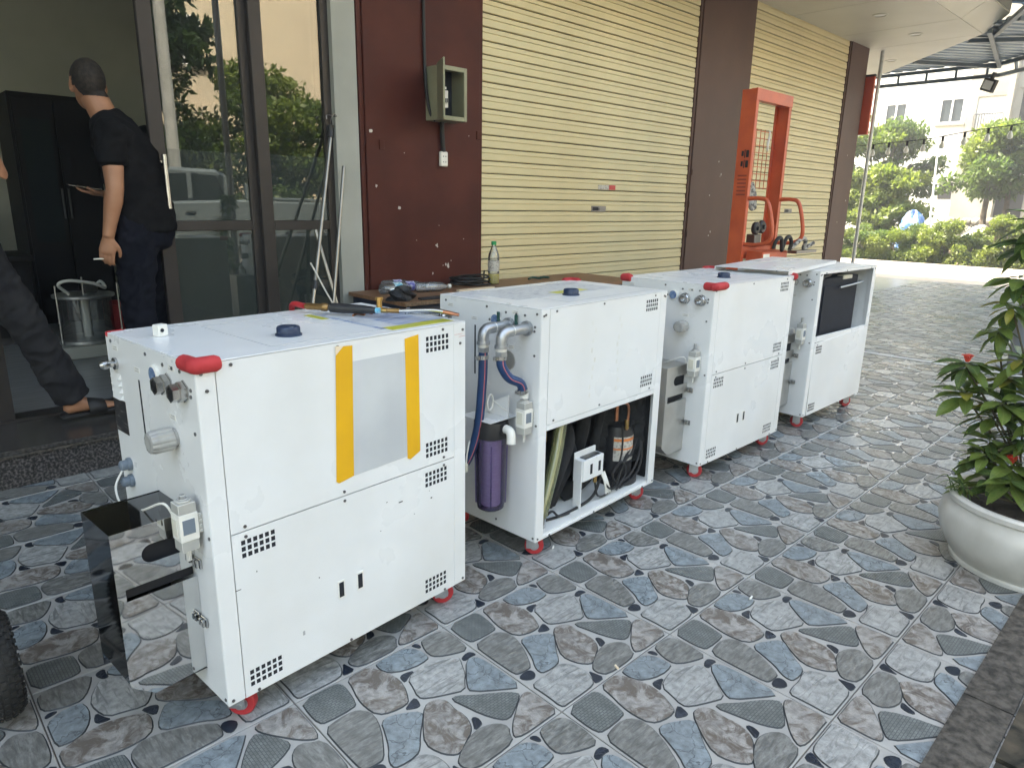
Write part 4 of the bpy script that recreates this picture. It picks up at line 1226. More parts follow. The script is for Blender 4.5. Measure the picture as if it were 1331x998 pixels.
# inside of the open bay
def inpan(name, m, *b): return P4(MB(), *b).build(name, m, u2)
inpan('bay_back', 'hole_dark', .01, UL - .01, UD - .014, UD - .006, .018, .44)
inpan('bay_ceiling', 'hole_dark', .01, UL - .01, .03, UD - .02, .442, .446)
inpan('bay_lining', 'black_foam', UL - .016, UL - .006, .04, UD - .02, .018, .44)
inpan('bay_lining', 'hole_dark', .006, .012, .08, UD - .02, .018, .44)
egg = MB(); nx_, nz_ = 30, 22            # egg-crate foam
vs = []
for b in range(nz_ + 1):
    for a in range(nx_ + 1):
        x = .40 + .385 * a / nx_; z = .10 + .33 * b / nz_
        vs.append((x, .25 - .19 * (a / nx_) ** 1.3 - .014 * math.cos(a * 1.35) * math.cos(b * 1.35), z + UZ))
egg.add(vs, [(b * (nx_ + 1) + a, b * (nx_ + 1) + a + 1, (b + 1) * (nx_ + 1) + a + 1, (b + 1) * (nx_ + 1) + a) for b in range(nz_) for a in range(nx_)])
eo = egg.build('acoustic_foam', 'black_foam', u2, smooth=True); eo.modifiers.new('t', 'SOLIDIFY').thickness = .02
MB().tube(smoothpath([(.085, .05, .06 + UZ), (.12, .05, .15 + UZ), (.18, .06, .29 + UZ), (.235, .08, .44 + UZ)], 7), .025, 16).build('clear_hose', 'clear_hose', u2, smooth=True)
MB().tube(smoothpath([(.085, .05, .06 + UZ), (.12, .05, .15 + UZ), (.18, .06, .29 + UZ), (.235, .08, .44 + UZ)], 7), .012, 10).build('hose_core', 'cream_plastic', u2, smooth=True)
MB().cyl((.083, .05, .02 + UZ), (.084, .05, .075 + UZ), .022, n=16).build('hose_tail', 'steel', u2, smooth=True)
MB().tube(smoothpath([(.17, .20, .06 + UZ), (.20, .20, .14 + UZ), (.26, .19, .18 + UZ), (.32, .20, .24 + UZ), (.34, .20, .33 + UZ), (.28, .23, .37 + UZ), (.21, .25, .37 + UZ)], 6), .032, 14).build('insulated_pipe', 'black_foam', u2, smooth=True)
MB().tube(smoothpath([(.24, .16, .03 + UZ), (.30, .17, .12 + UZ), (.36, .19, .16 + UZ), (.42, .2, .12 + UZ)], 6), .026, 12).build('insulated_pipe', 'black_foam', u2, smooth=True)
MB().lathe([(.05, 0), (.055, .02), (.055, .14), (.03, .17)], 20, (.22, .21, UZ + .02)).build('pump', 'black_plastic', u2, smooth=True)
MB().mi(0).cyl((.225, .16, .30 + UZ), (.225, .16, .345 + UZ), .012, n=10).build('brass_fitting', 'brass', u2, smooth=True)
cmp_ = MB().mi(0).lathe([(.062, .04), (.070, .06), (.070, .245), (.060, .275), (.03, .29)], 32, (.69, .125, UZ)).build('compressor', 'black_plastic', u2, smooth=True)
def wrap(name, m, z0, z1, a0=-2.75, a1=-.85, r=.0708):
    n = 14; vs = []
    for k in range(n + 1):
        a = a0 + (a1 - a0) * k / n
        for zz in (z0, z1): vs.append((.69 + r * math.cos(a), .125 + r * math.sin(a), zz + UZ))
    return MB().add(vs, [(2 * k, 2 * k + 2, 2 * k + 3, 2 * k + 1) for k in range(n)]).build(name, m, cmp_, smooth=True)
wrap('label', 'label_paper', .125, .235); wrap('label_band', 'label_orange', .215, .228, r=.0712); wrap('label_band', 'label_orange', .176, .184, r=.0712)
MB().cyl((.69, .125, .015 + UZ), (.69, .125, .045 + UZ), .095, n=28).build('compressor_base', 'black_plastic', u2, smooth=True)
MB().tube(smoothpath([(.66, .06, .27 + UZ), (.66, .055, .36 + UZ), (.635, .055, .395 + UZ), (.58, .06, .40 + UZ)], 5), .006, 8).build('copper_pipe', 'copper', u2, smooth=True)
MB().tube([(.575, .06, .33 + UZ), (.576, .06, .44 + UZ)], .009, 10).build('copper_pipe', 'copper', u2, smooth=True)
MB().cyl((.66, .06, .275 + UZ), (.66, .06, .315 + UZ), .010, n=8).build('brass_fitting', 'brass', u2)
ps = MB(); P4(ps, .315, .320, .035, .075, .018, .225); P4(ps, .315, .455, .072, .078, .13, .25); P4(ps, .320, .455, .030, .0725, .135, .225)
pso = ps.build('pressure_switch', 'white_coat', u2, bevel=.0015)
for xx in (.372, .428):
    mb = MB(); P4(mb, xx - .007, xx + .007, .0285, .0300, .158, .200); mb.build('dial_window', 'hole_dark', pso)
mb = MB(); P4(mb, .34, .44, .036, .066, .2252, .229); mb.build('scale_plate', 'steel_dark', pso)
MB().cyl((.43, .05, .10 + UZ), (.43, .05, .135 + UZ), .008, n=8).build('brass_fitting', 'brass', u2)
cab = [[(.43, .05, .10), (.44, .04, .04), (.50, .04, .025), (.58, .05, .05), (.64, .05, .14), (.70, .06, .18), (.76, .08, .26), (.79, .10, .40)],
       [(.47, .05, .13), (.50, .03, .06), (.56, .03, .05), (.62, .04, .13), (.70, .05, .16), (.77, .07, .22)],
       [(.05, .10, .03), (.16, .06, .022), (.30, .05, .022), (.42, .05, .04), (.47, .05, .11)],
       [(.55, .06, .02), (.60, .05, .08), (.66, .05, .15), (.72, .06, .15), (.775, .08, .30), (.79, .09, .42)],
       [(.62, .055, .30), (.62, .05, .20), (.60, .05, .13), (.55, .05, .10)]]
for q, c in enumerate(cab):
    MB().tube(smoothpath([(a, b, z + UZ) for a, b, z in c], 6), .0042 if q != 2 else .006, 8).build('cable', 'cable_black', u2, smooth=True)
for q in range(3):
    MB().tube(smoothpath([(.47 + .01 * q, .05, .13 + UZ), (.48 + .008 * q, .035, .09 + UZ), (.50 + .015 * q, .04, .03 + UZ)], 5), .005, 8).build('cable', 'white_plastic', u2, smooth=True)
for q, (ax, ay, az, bx, by, bz, r_) in enumerate(((.20, .12, .05, .30, .10, .30, .030), (.26, .15, .03, .36, .13, .22, .028), (.34, .16, .03, .52, .15, .10, .034), (.46, .20, .05, .50, .17, .34, .030), (.54, .16, .08, .58, .14, .40, .020))):
    MB().tube(smoothpath([(ax, ay, az + UZ), ((ax + bx) / 2 - .03, (ay + by) / 2 - .02, (az + bz) / 2 + UZ), (bx, by, bz + UZ), (bx + .05, by + .08, bz + .05 + UZ)], 6), r_, 12).build('insulated_pipe', 'black_foam', u2, smooth=True)
for q, c in enumerate(([(.58, .05, .03), (.66, .03, .07), (.72, .03, .13), (.765, .05, .20), (.78, .07, .33)], [(.60, .04, .025), (.69, .03, .05), (.745, .03, .11), (.775, .05, .22)], [(.10, .06, .025), (.15, .05, .06), (.19, .045, .03), (.25, .04, .024)], [(.56, .03, .03), (.62, .025, .09), (.59, .03, .15), (.54, .04, .10), (.58, .03, .04)])):
    MB().tube(smoothpath([(a, b, z + UZ) for a, b, z in c], 6), .0048, 8).build('cable', 'cable_black', u2, smooth=True)
facequad('base_stain', 'wood_board', [(.06, .05), (.10, .06), (.12, .05), (.09, .04)], .10, u2)

# -- unit 3: complete, brushed tank, red guards
u3 = machine(2.1246, .0955, .19, 'plain', 'third white machine with brushed steel tank and red guards on both front corners')
foam_guard(u3, .004, .004, .10, .05)
foam_guard(u3, .004, UD - .004, .05, -.05)
foam_guard(u3, UL - .004, UD - .004, -.05, -.05)
foam_guard(u3, UL - .004, .002, -.012, .03)
# -- unit 4: upper front open with a black radiator
u4 = machine(3.299, .117, -1.47, 'radiator', 'farthest white machine with open upper bay showing a black radiator')
P4(MB(), .01, UL - .01, UD - .02, UD - .012, ZS, UH - .01).build('bay_back', 'plaster_grey', u4)
P4(MB(), .01, UL - .01, .014, UD - .02, ZS, ZS + .006).build('bay_floor', 'white_dirty', u4)
rd = P4(MB(), .150, .655, .045, .17, ZS + .012, UH - .055).build('radiator', 'black_radiator', u4, bevel=.004)
P4(MB(), .17, .64, .040, .0448, ZS + .04, UH - .10).build('radiator_core', 'black_radiator', rd, bevel=.002)
MB().tube(smoothpath([(.36, .026, UH - .118 + UZ), (.37, .024, UH - .116 + UZ), (.50, .022, UH - .110 + UZ), (.67, .022, UH - .100 + UZ), (.685, .05, UH - .099 + UZ)], 5), .006, 10).build('header_pipe', 'zinc', u4, smooth=True)
MB().tube(smoothpath([(.05, .06, ZS + .03 + UZ), (.055, .055, .65 + UZ), (.08, .05, UH - .09 + UZ), (.16, .06, UH - .05 + UZ), (.3, .08, UH - .04 + UZ)], 6), .016, 12).build('rubber_hose', 'black_plastic', u4, smooth=True)
MB().tube(smoothpath([(.06, .04, ZS + .10 + UZ), (.09, .035, ZS + .2 + UZ), (.10, .04, .74 + UZ)], 6), .003, 6).build('sensor_cable', 'white_plastic', u4, smooth=True)
MB().tube(smoothpath([(.62, .10, ZS + .06 + UZ), (.68, .09, ZS + .07 + UZ), (.74, .10, ZS + .02 + UZ)], 6), .016, 10).build('rubber_hose', 'black_plastic', u4, smooth=True)
MB().tube(smoothpath([(.52, .2, .72 + UZ), (.58, .2, .70 + UZ), (.62, .22, .62 + UZ)], 6), .003, 6).build('cable', 'cable_black', u4, smooth=True)
P4(MB(), .42, .55, .04, .08, UH - .074, UH - .050).build('junction_block', 'cream_plastic', u4, bevel=.002)

# sheet-metal panel laid across the last two machines
sh = empty('loose_panel', (2.86, .10, UZ + UH + .001)); sh.rotation_euler = (0, 0, rad(9))
tag(sh, 'thin white sheet metal panel lying across the tops of the last two machines', 'panel')
MB().box(0, 1.02, 0, .40, .022, .025).build('sheet', 'white_coat', sh, bevel=.0008)
MB().box(0, 1.02, 0, .0022, 0.004, .0215).box(0, 1.02, .3978, .40, 0.004, .0215).build('folded_lip', 'white_coat', sh)
for y in (.12, .27): MB().box(.05, .85, y, y + .028, .0252, .0258).build('foam_strip', 'white_plastic', sh)

# ------------------------------------------------------------------ things around the machines
# electric box, cable and socket on the pillar
eb = empty('electric_box', (2.44, YW, 1.82)); tag(eb, 'open olive metal breaker box fixed to the wide brown pillar', 'electric box')
mb = MB()
mb.box(-.075, -.070, -.14, 0, 0, .34).box(.150, .155, -.14, 0, 0, .34).box(-.0695, .1495, -.14, 0, 0, .005).box(-.0695, .1495, -.14, 0, .335, .34).box(-.0695, .1495, -.006, -.001, .0055, .3345)
mb.build('case', 'box_olive', eb, bevel=.001)
mb = MB(); mb.box(-.07, -.045, -.165, -.142, 0, .34).box(.130, .155, -.165, -.142, 0, .34).box(-.0445, .1295, -.165, -.142, 0, .028).box(-.0445, .1295, -.165, -.142, .312, .34)
mb.build('door_frame', 'box_olive', eb, bevel=.002)
dr = MB().box(0, .21, -.012, 0, 0, .36).build('door', 'box_olive', eb, bevel=.002); dr.location = (-.078, -.15, -.012); dr.rotation_euler = (0, 0, rad(-118 - 60))
dr.rotation_euler = (0, 0, rad(-117))
BX('cover_plate', 'hole_dark', -.06, .14, -.016, -.007, .01, .33, eb)
brk = MB().mi(0).box(.02, .062, -.075, -.017, .09, .20).mi(1).box(.034, .048, -.09, -.076, .12, .15).build('breaker', ['white_plastic', 'black_plastic'], eb, bevel=.002)
for k in range(2): BX('terminal', 'white_plastic', .024 + k * .02, .038 + k * .02, -.06, -.02, .21, .225, eb)
MB().tube(smoothpath([(.03, -.03, .235), (.02, -.04, .27), (.03, -.02, .33)], 4), .004, 6).build('wire', 'cable_black', eb)
tag(MB().tube(smoothpath([(2.335, YW - .012, 3.40), (2.345, YW - .012, 2.8), (2.35, YW - .014, 2.25), (2.345, YW - .03, 2.05), (2.36, YW - .05, 1.88), (2.40, YW - .06, 1.82)], 7), .011, 10).build('power_cable', 'cable_black', smooth=True),
    'thick black cable running down the pillar into the breaker box', 'cable')
sk = empty('wall_socket', (2.503, YW, 1.527)); tag(sk, 'white double power socket hanging below the breaker box', 'socket')
MB().box(-.032, .032, -.030, -.002, 0, .10).build('body', 'white_plastic', sk, bevel=.006)
for zz in (.03, .068):
    for xx in (-.010, .010): MB().cyl((xx, -.0312, zz), (xx, -.0295, zz), .0036, n=10).build('socket_hole', 'hole_dark', sk)
MB().tube([(0, -.018, .098), (-.012, -.02, .20), (-.022, -.03, .30)], .016, 8).build('lead', 'cable_black', sk, smooth=True)

# table with chipboard top behind the machines
tb = empty('work_table', (1.70, 1.87, 0)); tag(tb, 'low wooden topped table along the brown pillar behind the machines', 'table')
for k, (a, b, c, d) in enumerate(((0, .94, .34, .655), (0, .94, .012, .334), (.946, 2.3, .0, .655))):
    BX('top_board', 'wood_board', a, b, c, d, .676, .70, tb, bevel=.001)
BX('board_edge', 'chipboard', -.0006, .9394, .0105, .0118, .677, .699, tb)
BX('side_frame', 'table_steel', .02, .045, .05, .63, .630, .675, tb); BX('front_frame', 'table_steel', .02, 2.28, .05, .075, .60, .675, tb); BX('back_frame', 'table_steel', .046, 2.28, .60, .625, .63, .675, tb)
for x in (.02, 2.24):
    for y in (.05, .59): BX('leg', 'table_steel', x, x + .04, y + .0251, y + .04, 0 if y < .2 or x > 1 else .183, .629, tb)
BX('lower_shelf', 'table_steel', .05, 2.2, .10, .55, .30, .32, tb)
# bottles on the table
def pet_bottle(name, loc, rot, liquid, label, grp, cap_m, lab_m, lean=True, s=1.0):
    b = empty(name, loc); b.rotation_euler = rot; b.scale = (s, s, s)
    MB().lathe([(.028, 0), (.033, .006), (.033, .05), (.031, .06), (.033, .07), (.033, .150), (.030, .17), (.018, .20), (.0125, .215), (.0125, .225)], 20).build('body', 'clear_plastic', b, smooth=True)
    MB().lathe([(.0150, .222), (.0150, .240), (.013, .242)], 16).build('cap', cap_m, b, smooth=True)
    MB().lathe([(.0334, .075), (.0334, .135)], 20, caps=False).build('label', lab_m, b, smooth=True)
    if liquid: MB().lathe([(.026, .002), (.0325, .008), (.0325, .050), (.0315, .058)], 20).build('liquid', liquid, b, smooth=True)
    return tag(b, label, 'bottle', grp)
mat('label_blue', (.10, .42, .60), (.6, .75, .8), scale=40, rough=.4, lo=.45, hi=.6)
mat('label_violet', (.10, .10, .40), (.5, .5, .7), scale=40, rough=.4, lo=.45, hi=.6)
Z = .7335
pet_bottle('water_bottle', (1.80, 2.28, Z), (rad(90), 0, rad(98)), None, 'empty clear bottle with pale blue label lying at the table end', 'bottles on the work table', 'white_plastic', 'label_blue', s=1.15)
pet_bottle('water_bottle', (1.95, 2.36, Z), (rad(90), 0, rad(75)), None, 'empty clear bottle with violet label lying in the middle of the bottles', 'bottles on the work table', 'white_plastic', 'label_violet')
pet_bottle('water_bottle', (1.93, 2.47, Z), (rad(90), 0, rad(82)), None, 'empty clear bottle lying hard against the brown pillar', 'bottles on the work table', 'white_plastic', 'label_violet')
pet_bottle('water_bottle', (2.05, 2.25, Z), (rad(90), 0, rad(70)), None, 'empty clear bottle lying with its white cap toward the cable coil', 'bottles on the work table', 'white_plastic', 'clear_plastic')
pet_bottle('oil_bottle', (2.79, 2.30, .7005), (0, 0, .4), 'yellow_liquid', 'upright clear bottle with green cap and yellow liquid on the table', None, 'green_cap', 'label_paper', s=1.29)
# coil of black cable, black bag, teal cable tie
rnd = random.Random(5)
pts = []
for k in range(60):
    a = k * .62; r = .11 + .03 * math.sin(k * .9) + rnd.uniform(-.006, .006)
    pts.append((2.60 + r * 1.25 * math.cos(a), 2.36 + r * math.sin(a) * .9, .708 + .010 * (k // 10) + .006 * abs(math.sin(k * 1.7))))
pts += [(2.72, 2.33, .78), (2.735, 2.34, .80)]
tag(MB().tube(smoothpath(pts, 3), .0065, 7).build('cable_coil', 'cable_black', smooth=True), 'loose coil of black cable on the table beside the green capped bottle', 'cable')
bag = MB(); n_, m_ = 26, 12; vs = []
for b in range(m_ + 1):
    for a in range(n_):
        t = 2 * math.pi * a / n_; ph = math.pi / 2 * b / m_
        r = math.cos(ph) ** .6
        q = 1 + .22 * math.sin(3 * t + b) + .12 * math.sin(7 * t + 2 * b)
        vs.append((.14 * r * q * math.cos(t), .085 * r * q * math.sin(t), .085 * math.sin(ph) ** .8 * (1 + .25 * math.sin(2 * t + .5))))
bag.add(vs, [(b * n_ + a, b * n_ + (a + 1) % n_, (b + 1) * n_ + (a + 1) % n_, (b + 1) * n_ + a) for b in range(m_) for a in range(n_)])
bo = bag.build('tool_bag', 'bag_black', smooth=True); bo.location = (1.755, 2.0, .701); bo.scale = (.62, .62, .85)
tag(bo, 'crumpled black cloth bag at the near end of the table', 'bag')
tag(MB().prism([(-.02, -.015), (.16, -.045), (.30, -.035), (.31, .0), (.12, .03), (-.02, .02)], 0, .014).build('black_cloth', 'bag_black', bevel=.004), 'flat black cloth lying on the table in front of the bottles', 'cloth').location = (1.86, 1.93, .701)
tag(MB().tube(smoothpath([(-.06, 0, .006), (0, .02, .014), (.06, -.01, .006), (.12, .02, .01), (.17, .0, .006), (.12, -.03, .012), (.05, -.02, .016)], 4), .008, 6).build('teal_rope', 'green_handle', smooth=True),
    'short piece of teal rope on the table below the shutter', 'rope').location = (3.28, 2.36, .700)
bar_stick = BX('wood_stick', 'tape_back', 2.30, 2.62, 2.10, 2.135, .7005, .712); tag(bar_stick, 'pale wooden stick lying on the table top', 'stick')

# brazing torch on the nearest machine
tz = UZ + UH
to = empty('welding_torch', (.345, .475, tz + .001)); tag(to, 'brass and black welding torch with red hose lying on the nearest machine', 'torch')
to.rotation_euler = (0, 0, rad(-58)); to.scale = (.75, .75, .75)
MB().tube(smoothpath([(-.10, .16, -.25), (-.13, .12, -.08), (-.10, .05, .02), (-.01, .0, .028)], 6), .012, 10).build('red_hose', 'red_rubber', to, smooth=True)
MB().lathe([(.008, 0), (.014, .01), (.014, .075), (.017, .08), (.017, .10), (.010, .11)], 14, (-.01, 0, .028), M=Matrix.Rotation(math.pi / 2, 4, 'Y')).build('brass_body', 'brass_old', to, smooth=True)
MB().lathe([(.010, 0), (.020, .01), (.021, .06), (.018, .15), (.013, .21), (.010, .22)], 14, (.10, 0, .028), M=Matrix.Rotation(math.pi / 2, 4, 'Y')).build('grip', 'black_plastic', to, smooth=True)
MB().cyl((.325, 0, .03), (.325, 0, .07), .012, n=10).cyl((.30, 0, .03), (.36, 0, .03), .011, n=10).cyl((.325, 0, .07), (.325, 0, .082), .016, n=8).build('gas_valve', 'brass', to, smooth=True)
MB().cyl((.317, -.014, .03), (.335, -.014, .03), .012, n=10).build('valve_ring', 'label_blue', to, smooth=True)
MB().cyl((.36, 0, .03), (.41, .005, .03), .010, n=10).build('brass_nut', 'brass_old', to, smooth=True)
MB().tube(smoothpath([(.41, .005, .03), (.50, .01, .037), (.56, .012, .04), (.60, .01, .036)], 5), .0085, 10).build('lance', 'steel', to, smooth=True)
MB().cyl((.595, .010, .0365), (.66, .006, .028), .0085, .0065, n=10).build('nozzle', 'copper', to, smooth=True)
bl = empty('plastic_block', (-.118, .365, tz)); tag(bl, 'small cream plastic block with a round hole on the nearest machine', 'block')
bl.rotation_euler = (0, 0, rad(20))
MB().box(-.014, .014, -.012, .012, 0.0003, .030).build('body', 'white_plastic', bl, bevel=.002)
MB().cyl((-.004, -.0135, .016), (-.004, -.011, .016), .005, n=10).build('hole', 'hole_dark', bl)
tag(MB().tube(smoothpath([(0, 0, .004), (.02, .01, .006), (.035, -.005, .004), (.05, .01, .008), (.07, 0, .004)], 4), .0035, 6).build('copper_scrap', 'copper', smooth=True), 'few curled copper pipe scraps on the nearest machine', 'scrap').location = (.42, .33, tz)
tag(MB().cyl((0, 0, .004), (.05, -.09, .006), .003, n=6).lathe([(.010, 0), (.012, .008), (.006, .02)], 10, (0, 0, 0.0005)).build('plastic_nozzle', 'clear_plastic', smooth=True), 'small clear plastic nozzle lying beside the torch', 'nozzle').location = (.58, .27, tz)

# leaning squeegee poles by the glass door
def pole(a, b, r, name, label, extra=None):
    o = MB().tube([a, b], r, 10).build(name, 'pole_steel', smooth=True)
    tag(o, label, 'pole', 'metal poles leaning by the glass door')
    return o
p1_ = pole((1.18, 2.20, .19), (1.64, 2.56, 1.66), .0115, 'mop_pole', 'long steel pole with black hanging end leaning on the door jamb')
MB().cyl((1.362, 2.34, .76), (1.378, 2.354, .81), .016, n=12).build('grip_ring', 'black_plastic', p1_, smooth=True)
MB().tube(smoothpath([(1.64, 2.56, 1.66), (1.65, 2.57, 1.70), (1.652, 2.57, 1.735)], 4), .018, 10).build('rubber_end', 'black_plastic', p1_, smooth=True)
MB().tube(smoothpath([(1.648, 2.565, 1.73), (1.645, 2.55, 1.77), (1.665, 2.55, 1.80), (1.685, 2.55, 1.785), (1.62, 2.55, 1.79), (1.615, 2.55, 1.765)], 4), .0035, 6).build('hook', 'steel_dark', p1_, smooth=True)
pole((1.36, 2.24, .19), (1.690, 2.50, 1.49), .0105, 'mop_pole', 'dull steel pole crossing behind the longest leaning pole')
pole((1.60, 2.28, .19), (1.505, 2.56, 1.10), .0115, 'mop_pole', 'short bright steel pole leaning the other way by the door')
tag(MB().tube(smoothpath([(1.335, 2.325, .92), (1.37, 2.33, .86), (1.42, 2.33, .76), (1.49, 2.32, .62), (1.55, 2.31, .45), (1.6, 2.3, .30), (1.62, 2.28, .19)], 5), .005, 6).build('cord', 'white_plastic', smooth=True), 'thin white cord hanging from the leaning poles', 'cord')

# orange hand stacker behind the third machine
st = empty('hand_stacker', (4.78, 1.40, 0)); tag(st, 'tall orange hand stacker with wire guard standing before the brown pillar', 'stacker')
def channel(x, s):
    mb = MB()
    mb.mi(0).box(x, x + .008, -.0, .13, .06, 2.20) if s > 0 else mb.mi(0).box(x - .008, x, -.0, .13, .06, 2.20)
    xa, xb = (x + .0082, x + .045) if s > 0 else (x - .045, x - .0082)
    mb.mi(0).box(xa, xb, 0, .010, .06, 2.20).box(xa, xb, .120, .130, .06, 2.20)
    return mb.build('mast_post', ['orange_paint'], st, bevel=.002)
channel(0, 1); channel(.625, -1)
mb = MB().box(-.004, .629, -.004, .012, 2.115, 2.205).box(.012, .613, .0122, .06, 2.196, 2.205).box(.012, .613, .0122, .06, 2.115, 2.122); mb.build('cross_beam', 'orange_paint', st, bevel=.002)
for z in (.30, .86): BX('cross_beam', 'orange_paint', .064, .561, .02, .08, z, z + .10, st, bevel=.002)
for s, x in ((1, .03), (-1, .60)):
    pts = [(x, 0, 1.355), (x, -.10, 1.358), (x, -.17, 1.33), (x, -.215, 1.20), (x, -.235, 1.07), (x, -.20, 1.01), (x, -.10, .985), (x, 0, .985)]
    MB().tube(smoothpath(pts, 5), .0165, 12).build('push_handle', 'orange_paint', st, smooth=True)
for k in range(9): MB().cyl((.02 + .073 * k, .136, 1.44), (.02 + .073 * k, .136, 1.93), .003, n=6).build('guard_wire', 'orange_paint', st)
for k in range(9): MB().cyl((.0, .13, 1.45 + .058 * k), (.625, .13, 1.45 + .058 * k), .003, n=6).build('guard_wire', 'orange_paint', st)
for k in range(2):
    z = .86 + .0
    mb = MB().mi(0).lathe([(.045, -.02), (.055, -.01), (.055, .01), (.045, .02)], 18, (.17 + .10 * k, -.02, 1.115 + .01 * k), M=RX90).mi(0).lathe([(.018, .02), (.018, .035)], 12, (.17 + .10 * k, -.02, 1.115 + .01 * k), M=RX90)
    mb.build('hand_wheel', 'black_plastic', st, smooth=True)
BX('pump_block', 'steel_dark', .17, .28, -.02, .06, .962, 1.065, st, bevel=.006)
BX('drive_box', 'orange_paint', .07, .52, -.16, -.003, .12, .93, st, bevel=.01)
BX('warning_plate', 'white_plastic', .075, .185, -.1615, -.1605, .80, .91, st)
for zz, ww in ((1.68, .05), (1.60, .05)):
    mb = MB().box(-.0012, -.0003, .02, .045, zz, zz + .055).box(-.0012, -.0003, .052, .06, zz - .005, zz + .06).box(-.0012, -.0003, .066, .085, zz + .01, zz + .05); mb.build('pictogram', 'hole_dark', st)
for k in range(6): BX('print_line', 'orange_inner', -.0012, -.0003, .02, .10, 1.38 + .03 * k, 1.393 + .03 * k, st)
for s in (0, 1):
    x = .03 + .53 * s
    BX('straddle_leg', 'orange_paint', x, x + .09, .167, 1.02, .05, .12, st, bevel=.004)
    MB().cyl((x + .01, .92, .045), (x + .08, .92, .045), .045, n=20).build('load_wheel', 'black_rubber', st, smooth=True)
    MB().cyl((x + .02, -.06, .07), (x + .07, -.06, .07), .07, n=22).build('steer_wheel', 'black_rubber', st, smooth=True)
    BX('fork', 'steel_dark', .14 + .24 * s, .24 + .24 * s, .20, 1.05, .16, .20, st, bevel=.004)
BX('fork_carriage', 'orange_inner', .08, .545, .168, .20, .16, .62, st, bevel=.004)
gl = MB(); n_, m_ = 14, 8; vs = []
for b in range(m_ + 1):
    for a in range(n_):
        t = 2 * math.pi * a / n_; zz = -.20 * b / m_
        w = .045 + .05 * (b / m_) - .03 * max(0, b - 6) / 2
        vs.append((w * math.cos(t) * (1 + .15 * math.sin(3 * t + b)) + .05 * b / m_, .026 * math.sin(t) * (1 + .3 * math.sin(2 * t)), zz + .02 * math.sin(2 * t + b * .4)))
gl.add(vs, [(b * n_ + a, b * n_ + (a + 1) % n_, (b + 1) * n_ + (a + 1) % n_, (b + 1) * n_ + a) for b in range(m_) for a in range(n_)] + [tuple(range(n_)), tuple(range(m_ * n_ + n_ - 1, m_ * n_ - 1, -1))])
go = gl.build('work_glove', 'glove_knit', smooth=True); go.location = (5.03, 1.50, 1.475); tag(go, 'grey knitted work glove hanging from the wire guard of the stacker', 'glove')
rg = MB(); rg.tube(smoothpath([(0, 0, 0), (.01, .004, -.06), (-.012, .0, -.12), (.006, .004, -.17)], 4), [.008] * 4 + [.012] * 4 + [.010] * 4 + [.004], 6)
ro = rg.build('cloth_strip', 'white_plastic', smooth=True); ro.location = (5.30, 1.525, 1.93); tag(ro, 'white cloth strip tied to the wire guard of the stacker', 'cloth')
tag(MB().tube(smoothpath([(4.96, 1.21, .955), (4.965, 1.20, 1.01), (5.0, 1.19, 1.045), (5.05, 1.19, 1.03), (5.07, 1.19, .95), (5.08, 1.19, .935)], 5), .016, 8).tube(smoothpath([(5.10, 1.2, .94), (5.13, 1.19, 1.03), (5.19, 1.19, 1.05), (5.24, 1.19, 1.0), (5.24, 1.2, .935)], 5), .016, 8).build('rubber_cable', 'cable_black', smooth=True), 'looped thick black cable lying on the stacker above the last machines', 'cable')
tag(MB().tube(smoothpath([(5.27, 1.2, .95), (5.34, 1.18, 1.0), (5.44, 1.18, 1.035), (5.50, 1.18, 1.0), (5.52, 1.2, .94), (5.60, 1.18, .97), (5.66, 1.18, .985)], 5), .018, 8).build('rag_rope', 'glove_knit', smooth=True), 'grey knotted rag draped beside the black cable on the stacker', 'rag')
BX('tool_shelf', 'steel_dark', .50, .90, -.25, -.165, .905, .93, st, bevel=.002)

# knobby wheel of a hand cart at the left edge
wh = empty('cart_wheel', (-.562, .475, 0)); wh.scale = (.80, .68, .68); tag(wh, 'black knobby tyred cart wheel at the left edge of the picture', 'wheel')
RYp = Matrix.Rotation(math.pi / 2, 4, 'Y')
ty = MB(); prof = [(.115, -.030), (.135, -.044), (.160, -.050), (.185, -.043), (.199, -.024), (.203, 0), (.199, .024), (.185, .043), (.160, .050), (.135, .044), (.115, .030)]
ty.lathe(prof, 48, (0, 0, .205), M=RYp, caps=False)
tyo = ty.build('tyre', 'black_rubber', wh, smooth=True)
kn = MB()
for k in range(40):
    for q, (r, x) in enumerate(((.2025, 0), (.2005, .018), (.2005, -.018), (.193, .034), (.193, -.034), (.178, .0455), (.178, -.0455))):
        a = 2 * math.pi * (k + (.5 if q in (1, 2, 5, 6) else 0)) / 40
        M = Matrix.Translation((0, 0, .205)) @ Matrix.Rotation(a, 4, 'X') @ Matrix.Translation((x, 0, r)) @ Matrix.Rotation(math.atan2(x, .06) * 1.3, 4, 'Y')
        kn.box(-.0065, .0065, -.0085, .0085, -.004, .0055, M)
tag(kn.build('tread_knob', 'black_rubber', tyo), kind='stuff')
MB().lathe([(.045, -.02), (.114, -.028), (.118, -.02), (.118, .02), (.114, .028), (.045, .02)], 32, (0, 0, .205), M=RYp).build('rim', 'zinc', wh, smooth=True)
MB().cyl((-.09, 0, .205), (.056, 0, .205), .014, n=14).build('axle', 'steel', wh, smooth=True)
for s in (-.082,): BX('fork_arm', 'table_steel', s, s + .012, -.02, .02, .185, .36, wh, bevel=.002)
BX('cart_frame', 'table_steel', -.60, -.06, -.02, .02, .361, .40, wh, bevel=.003)
